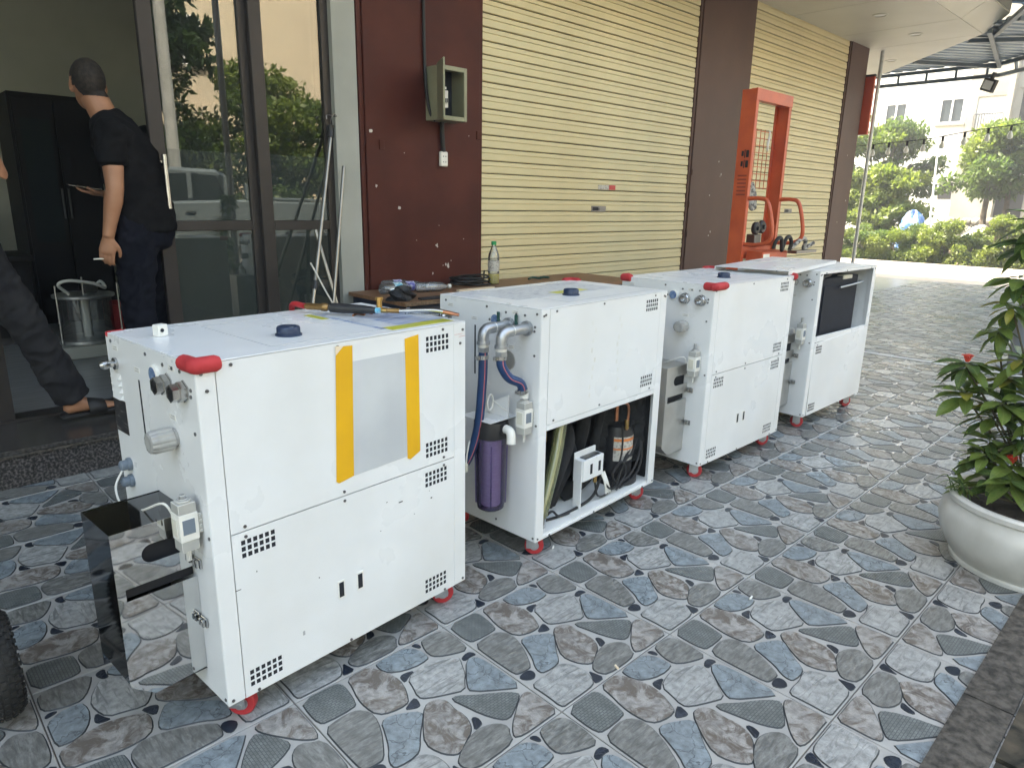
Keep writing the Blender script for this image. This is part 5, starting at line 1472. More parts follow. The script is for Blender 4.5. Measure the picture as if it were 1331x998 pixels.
# small litter on the floor
for k, (x, y, a, l, lab) in enumerate(((1.12, .11, .6, .02, 'tiny white paper scrap on the tiles right of the second machine'), (.74, -.50, 1.2, .016, 'tiny pinkish paper scrap on a tile joint in the foreground'), (1.36, -.58, .2, .022, 'small white cigarette end on a blue stone of the floor'))):
    o = MB().cyl((0, 0, .008), (l, 0, .0075), .0034, n=8).build('cigarette_end', 'cigarette' if k != 1 else 'tape_back'); o.location = (x, y, 0); o.rotation_euler = (0, 0, a)
    tag(o, lab, 'litter', 'litter on the floor')

# ------------------------------------------------------------------ inside the shop
cb = empty('dark_cabinet', (.48, 5.6, .185)); tag(cb, 'tall black cabinet against the back wall inside the shop', 'cabinet')
BX('carcass', 'cabinet_dark', 0, .62, 0, .6, 0, 1.90, cb, bevel=.004)
BX('door', 'cabinet_dark', .02, .305, -.02, -.001, .08, 1.86, cb, bevel=.004); BX('door', 'cabinet_dark', .315, .60, -.02, -.001, .08, 1.86, cb, bevel=.004)
BX('glass_panel', 'vehicle_glass', .06, .27, -.024, -.0205, .7, 1.7, cb)
for x in (.285, .335): MB().cyl((x, -.05, .9), (x, -.05, 1.15), .008, n=8).build('handle', 'black_plastic', cb)
vs_ = empty('acrylic_vessel', (.52, 4.15, .185)); tag(vs_, 'clear round acrylic tank with a looped white hose on its lid inside the shop', 'tank')
BX('plinth', 'plaster_grey', -.26, .26, -.22, .22, 0, .085, vs_, bevel=.004)
MB().lathe([(.20, .0855), (.21, .09), (.21, .11), (.185, .115)], 36).build('base_ring', 'zinc', vs_, smooth=True)
MB().lathe([(.17, .112), (.17, .40)], 36, caps=False).build('wall', 'acrylic', vs_, smooth=True)
MB().lathe([(.19, .401), (.195, .405), (.195, .42), (.18, .425)], 36).build('lid', 'zinc', vs_, smooth=True)
MB().cyl((0, 0, .115), (0, 0, .40), .03, n=16).build('column', 'white_plastic', vs_, smooth=True)
MB().tube(smoothpath([(-.10, -.05, .43), (-.16, -.08, .50), (-.10, -.12, .53), (.05, -.10, .50), (.13, -.05, .46), (.12, .02, .50), (.06, .0, .44)], 6), .011, 8).build('hose', 'white_plastic', vs_, smooth=True)
BX('valve_body', 'steel_dark', .0, .09, -.03, .04, .426, .50, vs_, bevel=.01)
for x in (-.19, .19): MB().cyl((x, -.12, .09), (x, -.12, .50), .006, n=8).build('tie_rod', 'steel', vs_)
MB().cyl((-.02, -.1, .426), (-.02, -.1, .55), .006, n=8).build('probe', 'steel', vs_)
rk = empty('red_crate', (.80, 4.3, .185)); tag(rk, 'dull red plastic crate on a brown box inside the shop', 'crate')
BX('lower_box', 'wood_board', -.1, .2, -.12, .15, 0, .12, rk, bevel=.004)
for (a, b, c, d) in ((-.1, .2, -.12, -.108), (-.1, .2, .138, .15), (-.1, -.088, -.107, .137), (.188, .2, -.107, .137)): BX('crate_side', 'red_rubber', a, b, c, d, .131, .32, rk)
BX('crate_floor', 'red_rubber', -.1, .2, -.12, .15, .1205, .13, rk)
bn = empty('black_counter', (-.55, 4.7, .185)); tag(bn, 'low black counter at the far left inside the shop', 'counter')
BX('top', 'cabinet_dark', 0, .90, 0, .6, .62, .66, bn, bevel=.003); BX('body', 'cabinet_dark', .03, .87, .03, .57, .06, .619, bn); BX('plinth', 'black_plastic', .06, .84, .06, .54, 0, .059, bn)
ch = empty('office_chair', (-.05, 5.6, .185)); tag(ch, 'grey mesh backed office chair behind the black counter', 'chair')
MB().lathe([(.20, .44), (.24, .46), (.24, .50), (.20, .52)], 20).build('seat', 'black_plastic', ch, smooth=True)
mb = MB(); mb.prism([(-.22, .60), (.22, .60), (.25, .85), (.20, 1.06), (-.20, 1.06), (-.25, .85)], 0, .04, Matrix.Translation((0, .22, 0)) @ RX90); mb.build('backrest', 'grey_plastic', ch, bevel=.01)
BX('back_support', 'black_plastic', -.03, .03, .22, .25, .50, .70, ch); MB().cyl((0, 0, .10), (0, 0, .44), .025, n=10).build('column', 'steel_dark', ch)
for k in range(5):
    a = 2 * math.pi * k / 5; MB().tube([(0, 0, .10), (.26 * math.cos(a), .26 * math.sin(a), .05)], [.025, .015], 8).cyl((.26 * math.cos(a) - .01, .26 * math.sin(a), .03), (.26 * math.cos(a) + .01, .26 * math.sin(a), .03), .03, n=10).build('base_arm', 'black_plastic', ch)

# ------------------------------------------------------------------ people
def ell_tube(mb, pts, side):
    """closed elliptical tube; pts = (centre, half width along side, half depth)"""
    n = 20; side = Vector(side)
    C_ = [Vector(p[0]) for p in pts]
    vs = []
    for i, (c, a, b) in enumerate(pts):
        t = C_[min(i + 1, len(C_) - 1)] - C_[max(i - 1, 0)]
        t.normalize()
        s = side - t * side.dot(t)
        s = s.normalized() if s.length > 1e-4 else t.orthogonal().normalized()
        d = t.cross(s)
        for k in range(n):
            q = 2 * math.pi * k / n
            vs.append(C_[i] + s * (a * math.cos(q)) + d * (b * math.sin(q)))
    fs = [(i * n + k, i * n + (k + 1) % n, (i + 1) * n + (k + 1) % n, (i + 1) * n + k) for i in range(len(pts) - 1) for k in range(n)]
    t0 = (C_[0] - C_[1]).normalized(); t1 = (C_[-1] - C_[-2]).normalized()
    o = len(vs)
    vs += [C_[0] + t0 * min(pts[0][1], pts[0][2]) * .55, C_[-1] + t1 * min(pts[-1][1], pts[-1][2]) * .55]
    fs += [(o, (k + 1) % n, k) for k in range(n)] + [(o + 1, (len(pts) - 1) * n + k, (len(pts) - 1) * n + (k + 1) % n) for k in range(n)]
    mb.add(vs, fs)
def ellipsoid(mb, c, r, M=None, n=18):
    prof = [(math.cos(a), math.sin(a)) for a in [math.pi * (k / 10 - .5) for k in range(11)]]
    S_ = Matrix.Diagonal((r[0], r[1], r[2], 1))
    MM = (M @ S_) if M is not None else S_
    mb.lathe([(max(p, .02), z) for p, z in prof], n, c, M=MM)
def remesh(mb, name, mats, vox, parent, smooth_it=6, fold=0.0, fold_seed=0):
    me = mb.mesh(name + '_src', mats if isinstance(mats, list) else [mats])
    o = bpy.data.objects.new(name, me); COL.objects.link(o)
    r = o.modifiers.new('r', 'REMESH'); r.mode = 'VOXEL'; r.voxel_size = vox; r.use_smooth_shade = True
    s = o.modifiers.new('s', 'SMOOTH'); s.factor = .5; s.iterations = smooth_it
    bpy.context.view_layer.update()
    dg = bpy.context.evaluated_depsgraph_get()
    me2 = bpy.data.meshes.new_from_object(o.evaluated_get(dg))
    o.modifiers.clear(); o.data = me2
    me2.name = name
    if fold:
        from mathutils import noise
        me2.update()
        nv = [v.normal.copy() for v in me2.vertices]
        for v, n in zip(me2.vertices, nv):
            p = v.co + Vector((fold_seed, 0, 0))
            d = noise.noise(Vector((p.x * 7, p.y * 7, p.z * 20 + p.x * 14))) * .6 + (1 - abs(noise.noise(Vector((p.x * 11 + p.z * 5, p.y * 11, p.z * 17 - p.x * 12)))) * 3) * .45 + noise.noise(Vector((p.x * 40, p.y * 40, p.z * 55))) * .12
            v.co += n * (d * fold)
    for p in me2.polygons: p.use_smooth = True
    if parent is not None: o.parent = parent
    return o
def build_person(label, base, fwd, J, mats, hair=True, extra=None, fold_seed=0.0):
    """J: joints in (forward, left, up) of the person; body is one mesh, clothes are children"""
    root = empty('person', base)
    F = Vector((fwd[0], fwd[1], 0)).normalized(); L = Vector((-F.y, F.x, 0)); U = Vector((0, 0, 1))
    W = lambda p: F * p[0] + L * p[1] + U * p[2]
    j = {k: W(v) for k, v in J.items() if k != 'flare' and not k.startswith('hand')}
    body = MB(); shirt = MB(); trou = MB()
    pel, che, nek, hd = j['pelvis'], j['chest'], j['neck'], j['head']
    def lerp(a, b, t): return a * (1 - t) + b * t
    torso = [(pel - U * .06, .150, .105), (pel + U * .03, .165, .118), (lerp(pel, che, .4), .150, .112), (lerp(pel, che, .7), .162, .115), (che, .178, .118), (lerp(che, nek, .45), .160, .100), (lerp(che, nek, .75), .10, .078), (nek, .066, .066), (lerp(nek, hd, .6), .062, .066)]
    ell_tube(body, torso, L)
    st_ = [(pel + U * -.02, .186, .148), (pel + U * .04, .190, .150), (lerp(pel, che, .4), .182, .146), (lerp(pel, che, .7), .190, .144), (che, .204, .140), (lerp(che, nek, .45), .190, .120), (lerp(che, nek, .72), .135, .102), (lerp(che, nek, .95), .080, .080)]
    ell_tube(shirt, st_, L)
    # head: skull, jaw, nose, ears; hf = facing of the head
    hf = W(J['face']).normalized(); hl = U.cross(hf).normalized()
    HM = Matrix((hf, hl, U)).transposed().to_4x4()
    ellipsoid(body, hd + U * .022 - hf * .012, (.102, .083, .106), HM)
    ellipsoid(body, hd + hf * .022 - U * .040, (.070, .060, .078), HM)
    ellipsoid(body, hd + hf * .062 - U * .085, (.026, .028, .022), HM)
    ellipsoid(body, hd + hf * .098 - U * .020, (.016, .013, .026), HM)
    ellipsoid(body, hd + hf * .090 - U * .058, (.010, .022, .007), HM)
    for s in (-1, 1):
        ellipsoid(body, hd + hl * (.078 * s) - hf * .004 - U * .012, (.020, .010, .031), HM)
        ellipsoid(body, hd + hl * (.032 * s) + hf * .078 + U * .008, (.010, .016, .007), HM)
    for s, q in ((1, 'l'), (-1, 'r')):
        sh_, el, wr = j['shoulder_' + q], j['elbow_' + q], j['wrist_' + q]
        ell_tube(body, [(lerp(che, sh_, .7), .05, .055), (sh_, .055, .058), (lerp(sh_, el, .35), .052, .054), (lerp(sh_, el, .8), .045, .046), (el, .041, .043), (lerp(el, wr, .25), .045, .044), (lerp(el, wr, .7), .033, .033), (wr, .027, .031)], F)
        ell_tube(shirt, [(lerp(che, sh_, .5), .10, .10), (sh_ + U * .006, .080, .082), (lerp(sh_, el, .30), .071, .073), (lerp(sh_, el, .55), .066, .068)], F)
        hdv = W(J['hand_' + q][0]).normalized(); pn = W(J['hand_' + q][1]).normalized()      # hand direction, palm normal
        sd = hdv.cross(pn).normalized() * (1 if q == 'l' else -1)                              # towards the thumb side
        curl = J['hand_' + q][2]
        ell_tube(body, [(wr, .026, .022), (wr + hdv * .03, .034, .016), (wr + hdv * .075, .041, .015), (wr + hdv * .088, .038, .012)], sd)
        for f_, (off, ln) in enumerate(((.030, .072), (.010, .080), (-.011, .075), (-.030, .058))):
            k0 = wr + hdv * .082 + sd * off; cur = k0; d = hdv.copy(); pts = [k0]
            c_f = curl * (1 + .18 * f_)
            for seg, fr_ in enumerate((.45, .32, .23)):
                ax = pn
                d = (d * math.cos(c_f * (.5 + .35 * seg)) + pn * math.sin(c_f * (.5 + .35 * seg))).normalized()
                cur = cur + d * ln * fr_ * 1.0; pts.append(cur)
            body.tube(smoothpath(pts, 3), [.0090, .0088, .0086, .0084, .0082, .0080, .0078, .0076, .0072, .0066][:len(smoothpath(pts, 3))], 8)
        tp = [wr + hdv * .022 + sd * .024, wr + hdv * .050 + sd * .048 + pn * .008, wr + hdv * .078 + sd * .056 + pn * .020, wr + hdv * .098 + sd * .052 + pn * .030]
        sp = smoothpath(tp, 3); body.tube(sp, [.0125 - .0045 * k / len(sp) for k in range(len(sp))], 8)
        j['grip_' + q] = wr + hdv * .10 + pn * .015
        hip, kn_, an = j['hip_' + q], j['knee_' + q], j['ankle_' + q]
        toe = W(J['toe_' + q])
        ell_tube(body, [(hip, .078, .085), (lerp(hip, kn_, .5), .065, .070), (kn_, .050, .054), (lerp(kn_, an, .3), .050, .052), (lerp(kn_, an, .8), .034, .036), (an, .034, .038)], L)
        ft = toe - an; ft.z = 0; ft.normalize(); fs_ = U.cross(ft)
        base_z = an.z - .075
        heel = an - ft * .035; heel.z = base_z + .028
        ell_tube(body, [(heel, .030, .028), (an + ft * .02 - U * .028, .033, .045), (an + ft * .09 - U * .048, .042, .026), (an + ft * .15 - U * .058, .045, .017), (an + ft * .185 - U * .062, .034, .012)], fs_)
        sw = J.get('flare', .0)
        ell_tube(trou, [(lerp(pel, hip, .6) + U * .10, .115, .122), (hip + U * .02, .108, .118), (lerp(hip, kn_, .45), .092, .098), (kn_, .076, .082), (lerp(kn_, an, .4), .072, .078), (lerp(kn_, an, .86), .060 + sw, .064 + sw), (lerp(kn_, an, .97), .058 + sw, .062 + sw)], L)
        sl = MB()
        out = [(-.062, .030), (-.045, .040), (.05, .040), (.13, .050), (.19, .046), (.218, .020), (.218, -.020), (.19, -.044), (.13, -.046), (.05, -.038), (-.045, -.040), (-.062, -.028)]
        MS = Matrix((ft, fs_, U)).transposed().to_4x4(); MS.translation = Vector((an.x, an.y, base_z - .018))
        sl.prism(out, 0, .019, MS)
        slo = sl.build('slipper', 'slipper', root, bevel=.005)
        ar = MB(); n = 12; vs = []
        for x in (.055, .135):
            for k in range(n + 1):
                a = math.pi * k / n; vs.append(MS @ Vector((x, .052 * math.cos(a), .012 + (.078 if x < .1 else .056) * math.sin(a) ** .7)))
        ar.add(vs, [(k, k + 1, n + 2 + k, n + 1 + k) for k in range(n)])
        so = ar.build('strap', 'slipper', slo, smooth=True); so.modifiers.new('t', 'SOLIDIFY').thickness = .006
    ell_tube(trou, [(pel - U * .10, .165, .122), (pel - U * .02, .174, .130), (pel + U * .035, .168, .126)], L)
    b = remesh(body, 'body', ['skin', 'hair_black'], .0052, root, 4)
    ref = hd
    for p in b.data.polygons:
        c = p.center - ref
        f_ = c.dot(hf); u_ = c.z; l_ = abs(c.dot(hl))
        if c.length < .2 and u_ > -.075:
            hairline = .045 + .9 * max(0, f_ - .0) if f_ > -.01 else (-.012 if f_ > -.045 else -.058)
            if u_ > hairline and not (l_ > .078 and u_ < .03) and (f_ < .085 or u_ > .09): p.material_index = 1
    remesh(shirt, 'shirt', mats[0], .007, root, 3, .009, fold_seed)
    remesh(trou, 'trousers', mats[1], .007, root, 3, .011, fold_seed + 3)
    tag(root, label, 'person')
    return root, j, (F, L, U)

man, mj, mf = build_person('man in black polo shirt and dark trousers seen from behind, standing in the doorway', (.508, 2.71, .200), (-.75, .66), dict(
    pelvis=(-.06, 0, .93), chest=(-.02, 0, 1.28), neck=(.095, 0, 1.50), head=(.160, -.01, 1.640), face=(.62, -.78, -.12),
    shoulder_l=(-.02, .185, 1.385), elbow_l=(-.035, .235, 1.120), wrist_l=(.02, .25, .885), hand_l=((.18, .05, -1), (.25, -1, -.1), .38),
    shoulder_r=(-.02, -.185, 1.385), elbow_r=(-.07, -.27, 1.115), wrist_r=(.20, -.15, 1.095), hand_r=((.9, .42, .08), (-.05, .05, 1), .32),
    hip_l=(-.04, .095, .90), knee_l=(-.02, .115, .49), ankle_l=(-.07, .13, .095), toe_l=(.2, .2, .02),
    hip_r=(-.04, -.095, .90), knee_r=(.0, -.12, .49), ankle_r=(-.03, -.14, .095), toe_r=(.2, -.2, .02), flare=.012), ('shirt_black', 'trouser_navy'), fold_seed=1.3)
F, L, U = mf
wl = mj['wrist_l']; hv = (F * .18 + L * .05 - U).normalized()
pnl = (F * .25 - L - U * .1).normalized()
c0 = man.location + wl + hv * .112 + pnl * .012 - F * .014
tag(MB().cyl(c0, c0 + F * .072 + L * .022 - U * .004, .0042, n=10).build('cigarette', 'cigarette', smooth=True), 'white cigarette between the fingers of the man in black', 'cigarette')
pc = man.location + mj['wrist_r'] + (F * .9 + L * .42 + U * .08).normalized() * .105 + U * .026
ph = MB().box(-.078, .078, -.038, .038, -.004, .004).build('mobile_phone', 'phone', bevel=.002); ph.location = pc
ph.rotation_euler = (0, rad(-8), math.atan2(F.y * .9 + L.y * .42, F.x * .9 + L.x * .42)); tag(ph, 'dark mobile phone in the right hand of the man in black', 'phone')

p2, pj2, _ = build_person('person at the left edge striding in dark grey trousers and black slippers', (-.30, 2.40, .200), (1, .05), dict(
    pelvis=(-.02, 0, .90), chest=(.0, 0, 1.26), neck=(.03, 0, 1.46), head=(.06, 0, 1.60), face=(1, .2, -.1),
    shoulder_l=(0, .185, 1.37), elbow_l=(-.10, .24, 1.10), wrist_l=(-.14, .22, .86), hand_l=((.1, 0, -1), (0, -1, .1), .5),
    shoulder_r=(0, -.185, 1.37), elbow_r=(.165, -.20, 1.185), wrist_r=(-.05, -.12, 1.30), hand_r=((-.6, .2, .6), (.2, .9, 0), .6),
    hip_r=(0, -.09, .88), knee_r=(.185, -.06, .525), ankle_r=(.345, .0, .098), toe_r=(.62, .0, .03),
    hip_l=(0, .09, .88), knee_l=(-.05, .10, .48), ankle_l=(-.35, .10, .12), toe_l=(-.1, .10, .03), flare=.02), ('shirt_black', 'trouser_grey'), fold_seed=7.1)

# ------------------------------------------------------------------ potted plant at the right
pot = empty('flower_pot', (2.365, -1.17, 0)); tag(pot, 'large glazed off white round flower pot at the right edge', 'flower pot')
MB().lathe([(.245, 0), (.252, .004), (.252, .016), (.246, .022), (.270, .055), (.298, .11), (.308, .16), (.302, .205), (.288, .228), (.286, .238), (.294, .246), (.294, .262), (.285, .270), (.268, .268), (.262, .255), (.262, .215)], 64, caps=False).build('wall', 'pot_glaze', pot, smooth=True)
MB().lathe([(.244, .001), (.244, .003)], 40).build('base', 'pot_glaze', pot)
so_ = MB(); n_ = 28; vs = [(0, 0, .235)]
for r in (.09, .18, .262):
    for k in range(n_):
        a = 2 * math.pi * k / n_; vs.append((r * math.cos(a), r * math.sin(a), .222 + random.uniform(-.008, .010) + .01 * (1 - r / .26)))
so_.add(vs, [(0, 1 + k, 1 + (k + 1) % n_) for k in range(n_)] + [(1 + q * n_ + k, 1 + (q + 1) * n_ + k, 1 + (q + 1) * n_ + (k + 1) % n_, 1 + q * n_ + (k + 1) % n_) for q in range(2) for k in range(n_)])
so_.build('soil', 'soil', pot, smooth=True)
def leaf_mesh(m, fold=.22, droop=.25, wavy=.0):
    """unit leaf along +x, 1 long"""
    prof = [(0, .02), (.10, .06), (.25, .15), (.42, .20), (.58, .205), (.74, .165), (.88, .09), (.97, .03), (1.0, .002)]
    vs = []
    for x, w in prof:
        z = -droop * x * x
        for s in (-1, -.5, 0, .5, 1):
            vs.append((x, s * w, z + abs(s) * w * fold + wavy * math.sin(x * 14 + s) * abs(s)))
    fs = [(i * 5 + k, i * 5 + k + 1, (i + 1) * 5 + k + 1, (i + 1) * 5 + k) for i in range(len(prof) - 1) for k in range(4)]
    return MB().add(vs, fs).mesh('leaf', m, smooth=True, fixn=False)
LEAVES = [leaf_mesh('leaf_pot', .25, .28, .012), leaf_mesh('leaf_pot', .18, .42, .008), leaf_mesh('leaf_pot_light', .28, .22, .010), leaf_mesh('leaf_pot_light', .2, .36, .012), leaf_mesh('leaf_pot_yellow', .2, .3, .01)]
pl = empty('potted_shrub', (2.365, -1.17, .232)); tag(pl, 'leafy shrub with small red flower heads growing in the white pot', 'plant')
PB = Vector(pl.location)
rnd = random.Random(11)
def stem(a, b, r):
    a = Vector(a); b = Vector(b)
    m = (a + b) / 2 + Vector((rnd.uniform(-.03, .03), rnd.uniform(-.03, .03), 0))
    MB().tube(smoothpath([a - PB, m - PB, b - PB], 5), [r * (1 - .05 * k) for k in range(11)], 7).build('stem', 'stem_brown', pl, smooth=True)
def rosette(c, n, ln, tilt, light, yellow=0.0, flower=False):
    c = Vector(c)
    for k in range(n):
        az = 2.4 * k + rnd.uniform(-.5, .5)
        el = tilt + (k / n) * .9 + rnd.uniform(-.15, .15) - .5
        u = rnd.random()
        me = LEAVES[4] if u < yellow else LEAVES[rnd.choice((2, 3)) if rnd.random() < light + .22 else rnd.choice((0, 1))]
        o = inst('leaf', me, pl, c - PB + Vector((0, 0, -.03 * (1 - k / n))), (rnd.uniform(-.3, .3), -el, az))
        s = ln * LS * rnd.uniform(.75, 1.12); o.scale = (s, s * rnd.uniform(.85, 1.1), s)
    if flower:
        fb = MB()
        for k in range(26):
            a = rnd.uniform(0, 6.28); r = .018 * math.sqrt(rnd.random()); q = Vector((r * math.cos(a), r * math.sin(a), .02 - r * .4))
            for e in range(4):
                t = a + e * math.pi / 2
                fb.add([q, q + Vector((.007 * math.cos(t) - .002 * math.sin(t), .007 * math.sin(t) + .002 * math.cos(t), .002)), q + Vector((.010 * math.cos(t), .010 * math.sin(t), .0)), q + Vector((.007 * math.cos(t) + .002 * math.sin(t), .007 * math.sin(t) - .002 * math.cos(t), .002))], [(0, 1, 2, 3)])
            fb.cyl((q.x * .3, q.y * .3, -.01), q, .0012, n=4, caps=False)
        o = fb.build('flower_head', 'flower_red', pl, fixn=False); o.location = c - PB + Vector((0, 0, .012))
BASE = (2.37, -1.17, .225)
LS = 1.02
ROS = [((2.44, -.955, 1.06), 12, .115, -.1, .3, .1, False), ((2.40, -.96, .97), 10, .10, -.2, .3, .2, False), ((2.34, -1.0, .62), 12, .12, .1, .7, .2, False), ((2.40, -1.02, .78), 13, .12, .1, .3, .1, False), ((2.29, -.99, .43), 12, .11, .2, .5, 0, False), ((2.24, -1.09, .36), 12, .11, .1, .4, 0, False), ((2.33, -1.12, .60), 13, .12, .0, .4, .1, False), ((2.48, -.98, 1.27), 14, .13, .1, .2, 0, False),
       ((2.36, -.86, .735), 13, .115, -.1, .15, 0, True), ((2.36, -.875, .625), 14, .125, .15, .85, .1, False), ((2.43, -.925, .870), 11, .10, -.35, .1, 0, False),
       ((2.24, -.945, .300), 14, .075, .45, .6, .1, False), ((2.46, -.965, 1.19), 13, .12, 0, .2, .05, False), ((2.50, -1.03, 1.30), 14, .12, .1, .2, 0, False), ((2.42, -1.05, 1.08), 12, .11, .0, .3, .1, False),
       ((2.42, -.99, .70), 13, .115, .1, .5, .15, False), ((2.36, -.975, .560), 13, .11, .1, .3, 0, False), ((2.33, -.985, .470), 13, .10, .05, .3, 0, False), ((2.32, -.975, .395), 12, .095, .2, .4, .0, False),
       ((2.38, -1.06, .640), 13, .12, .1, .3, .1, False), ((2.30, -1.07, .400), 14, .125, .1, .5, 0, True), ((2.27, -1.03, .330), 11, .10, .2, .3, 0, False), ((2.36, -1.10, .500), 13, .12, .1, .25, 0, False),
       ((2.45, -1.12, .80), 13, .12, .1, .3, .1, False), ((2.36, -1.20, .70), 13, .12, 0, .3, 0, False), ((2.30, -1.22, .50), 13, .12, .1, .3, .1, True), ((2.45, -1.27, .60), 13, .12, .1, .3, 0, False),
       ((2.52, -1.18, 1.0), 13, .12, .1, .2, 0, False), ((2.44, -1.28, .90), 12, .12, 0, .3, 0, True), ((2.48, -1.35, .45), 12, .12, .2, .3, 0, False), ((2.26, -1.18, .36), 10, .10, .3, .4, 0, False), ((2.50, -1.05, .55), 11, .11, .2, .3, 0, False)]
for r in ROS:
    rosette(r[0], int(r[1] * 1.25), *r[2:])
    stem((BASE[0] + rnd.uniform(-.05, .05), BASE[1] + rnd.uniform(-.05, .05), BASE[2]), Vector(r[0]) - Vector((0, 0, .02)), .006 if r[0][2] > .5 else .004)
for k in range(9):      # thin grass blades at the left rim
    a = rnd.uniform(2.2, 3.6); l = rnd.uniform(.10, .19)
    b0 = Vector((2.22 + rnd.uniform(-.03, .04), -.97 + rnd.uniform(-.03, .05), .23)) - PB
    d = Vector((math.cos(a) * .7, math.sin(a) * .3 + .35, 0))
    MB().tube(smoothpath([b0, b0 + d * l * .4 + Vector((0, 0, l * .6)), b0 + d * l + Vector((0, 0, l * .5))], 4), [.0025, .0025, .0022, .002, .0018, .0016, .0012, .0008, .0004], 4).build('grass_blade', 'leaf_pot', pl)

# ------------------------------------------------------------------ trees and shrubs
def leaf_cloud(centres, n, size, seed, flat=.6):
    """numpy leaf rhombi scattered in spheres: centres = (x, y, z, rx, ry, rz)"""
    rg = np.random.default_rng(seed)
    C_ = np.array(centres, float)
    vol = (C_[:, 3] * C_[:, 4] * C_[:, 5]) ** (2 / 3)
    idx = rg.choice(len(C_), n, p=vol / vol.sum())
    d = rg.normal(size=(n, 3)); d /= np.linalg.norm(d, axis=1)[:, None]
    r = rg.uniform(.35, 1.0, n) ** .6
    p = C_[idx, :3] + d * r[:, None] * C_[idx, 3:6]
    ax = rg.normal(size=(n, 3)); ax[:, 2] -= .35; ax /= np.linalg.norm(ax, axis=1)[:, None]
    nn = rg.normal(size=(n, 3)); nn[:, 2] += 1.0
    sd = np.cross(ax, nn); sd /= np.linalg.norm(sd, axis=1)[:, None] + 1e-9
    s = size * rg.uniform(.6, 1.3, n)[:, None]
    v = np.stack([p, p + ax * s * .5 + sd * s * .22, p + ax * s, p + ax * s * .5 - sd * s * .22], 1).reshape(-1, 3)
    return v
def cloud_mesh(name, v, m, parent):
    n = len(v) // 4
    me = bpy.data.meshes.new(name)
    me.vertices.add(len(v)); me.vertices.foreach_set('co', v.astype(np.float32).ravel())
    me.loops.add(4 * n); me.loops.foreach_set('vertex_index', np.arange(4 * n, dtype=np.int32))
    me.polygons.add(n); me.polygons.foreach_set('loop_start', np.arange(0, 4 * n, 4, dtype=np.int32))
    me.polygons.foreach_set('loop_total', np.full(n, 4, dtype=np.int32))
    me.materials.append(MATS[m]); me.update(); me.validate()
    o = bpy.data.objects.new(name, me); COL.objects.link(o); o.parent = parent
    return o
def tree(name, label, cat, base, h, r, nclump, nleaf, size, m, seed, trunk_r=.10, zlo=.35, group=None, squash=.8, m2=None, stems=1):
    t = empty(name, base); rn = random.Random(seed)
    cl = []; tm = MB()
    forks = []
    for s in range(stems):
        ox, oy = (rn.uniform(-.25, .25) * r * (stems > 1), rn.uniform(-.25, .25) * r * (stems > 1))
        top = Vector((ox + rn.uniform(-.1, .1) * r, oy + rn.uniform(-.1, .1) * r, h * .72))
        tm.tube(smoothpath([(ox * .6, oy * .6, 0), (ox + rn.uniform(-.06, .06) * r, oy + rn.uniform(-.06, .06) * r, h * .35), top], 6), [trunk_r * (1 - .055 * k) for k in range(13)], 9)
        forks.append((Vector((ox, oy, h * zlo)), top))
    for k in range(nclump):
        a = rn.uniform(0, 6.283); q = rn.random() ** .5
        z = h * (zlo + (1 - zlo) * rn.random() ** .9)
        f = math.sin(math.pi * min(1, max(.08, (z / h - zlo * .75) / (1.08 - zlo * .75)))) ** .55
        c = Vector((r * q * f * math.cos(a), r * q * f * math.sin(a), z))
        rr = r * rn.uniform(.16, .34)
        cl.append((c.x, c.y, c.z, rr * rn.uniform(.9, 1.4), rr * rn.uniform(.9, 1.4), rr * squash * rn.uniform(.6, 1)))
        lo, top = forks[k % stems]
        s0 = lo.lerp(top, rn.uniform(0, .9))
        if k % 2 == 0: tm.tube(smoothpath([s0, s0.lerp(c, .5) + Vector((0, 0, .04 * h)), c], 3), [trunk_r * .32 * (1 - .12 * e) for e in range(7)], 5)
    tm.build('trunk', 'bark', t, smooth=True)
    if m2:
        cloud_mesh('crown', leaf_cloud(cl[::2], nleaf // 2, size, seed), m, t)
        cloud_mesh('crown', leaf_cloud(cl[1::2], nleaf // 2, size, seed + 1), m2, t)
    else: cloud_mesh('crown', leaf_cloud(cl, nleaf, size, seed), m, t)
    return tag(t, label, cat, group)
G1 = 'trees across the side road'
tree('leafy_tree', 'rounded tree with olive green crown before the white house, left of the flagpole', 'tree', (24.5, 7.05, -.05), 3.9, 1.4, 46, 14000, .17, 'leaf_mid', 1, .10, .30, G1, m2='leaf_yellow')
tree('leafy_tree', 'broad drooping tree right of the flagpole with twin trunks', 'tree', (24.2, 3.75, -.05), 3.6, 1.55, 54, 17000, .17, 'leaf_yellow', 2, .12, .50, G1, m2='leaf_mid', stems=2)
tree('leafy_tree', 'lower bright yellow green tree in front of the rounded olive tree', 'tree', (21.6, 6.15, -.05), 2.45, 1.15, 40, 12000, .16, 'leaf_yellow', 3, .06, .15, G1, m2='leaf_bush')
tree('leafy_tree', 'tree hidden behind the corner pillar edge', 'tree', (23.5, 8.8, -.05), 4.3, 1.7, 46, 12000, .18, 'leaf_mid', 5, .11, .25, G1, m2='leaf_yellow')
tree('leafy_tree', 'tree beyond the right edge of the picture across the side road', 'tree', (23.5, 1.2, -.05), 4.2, 1.7, 46, 12000, .18, 'leaf_mid', 6, .11, .3, G1, m2='leaf_yellow')
names = ['dense low shrub nearest the corner pillar across the road', 'second roadside shrub from the corner pillar, below the blue tarp', 'third roadside shrub with yellow tips below the flagpole', 'roadside shrub under the twin trunk tree', 'roadside shrub beside the pale rubble heap', 'tall feathery roadside shrub at the right of the row',
         'roadside shrub behind the potted plant', 'last roadside shrub out to the right', 'shrub at the far left end of the roadside row']
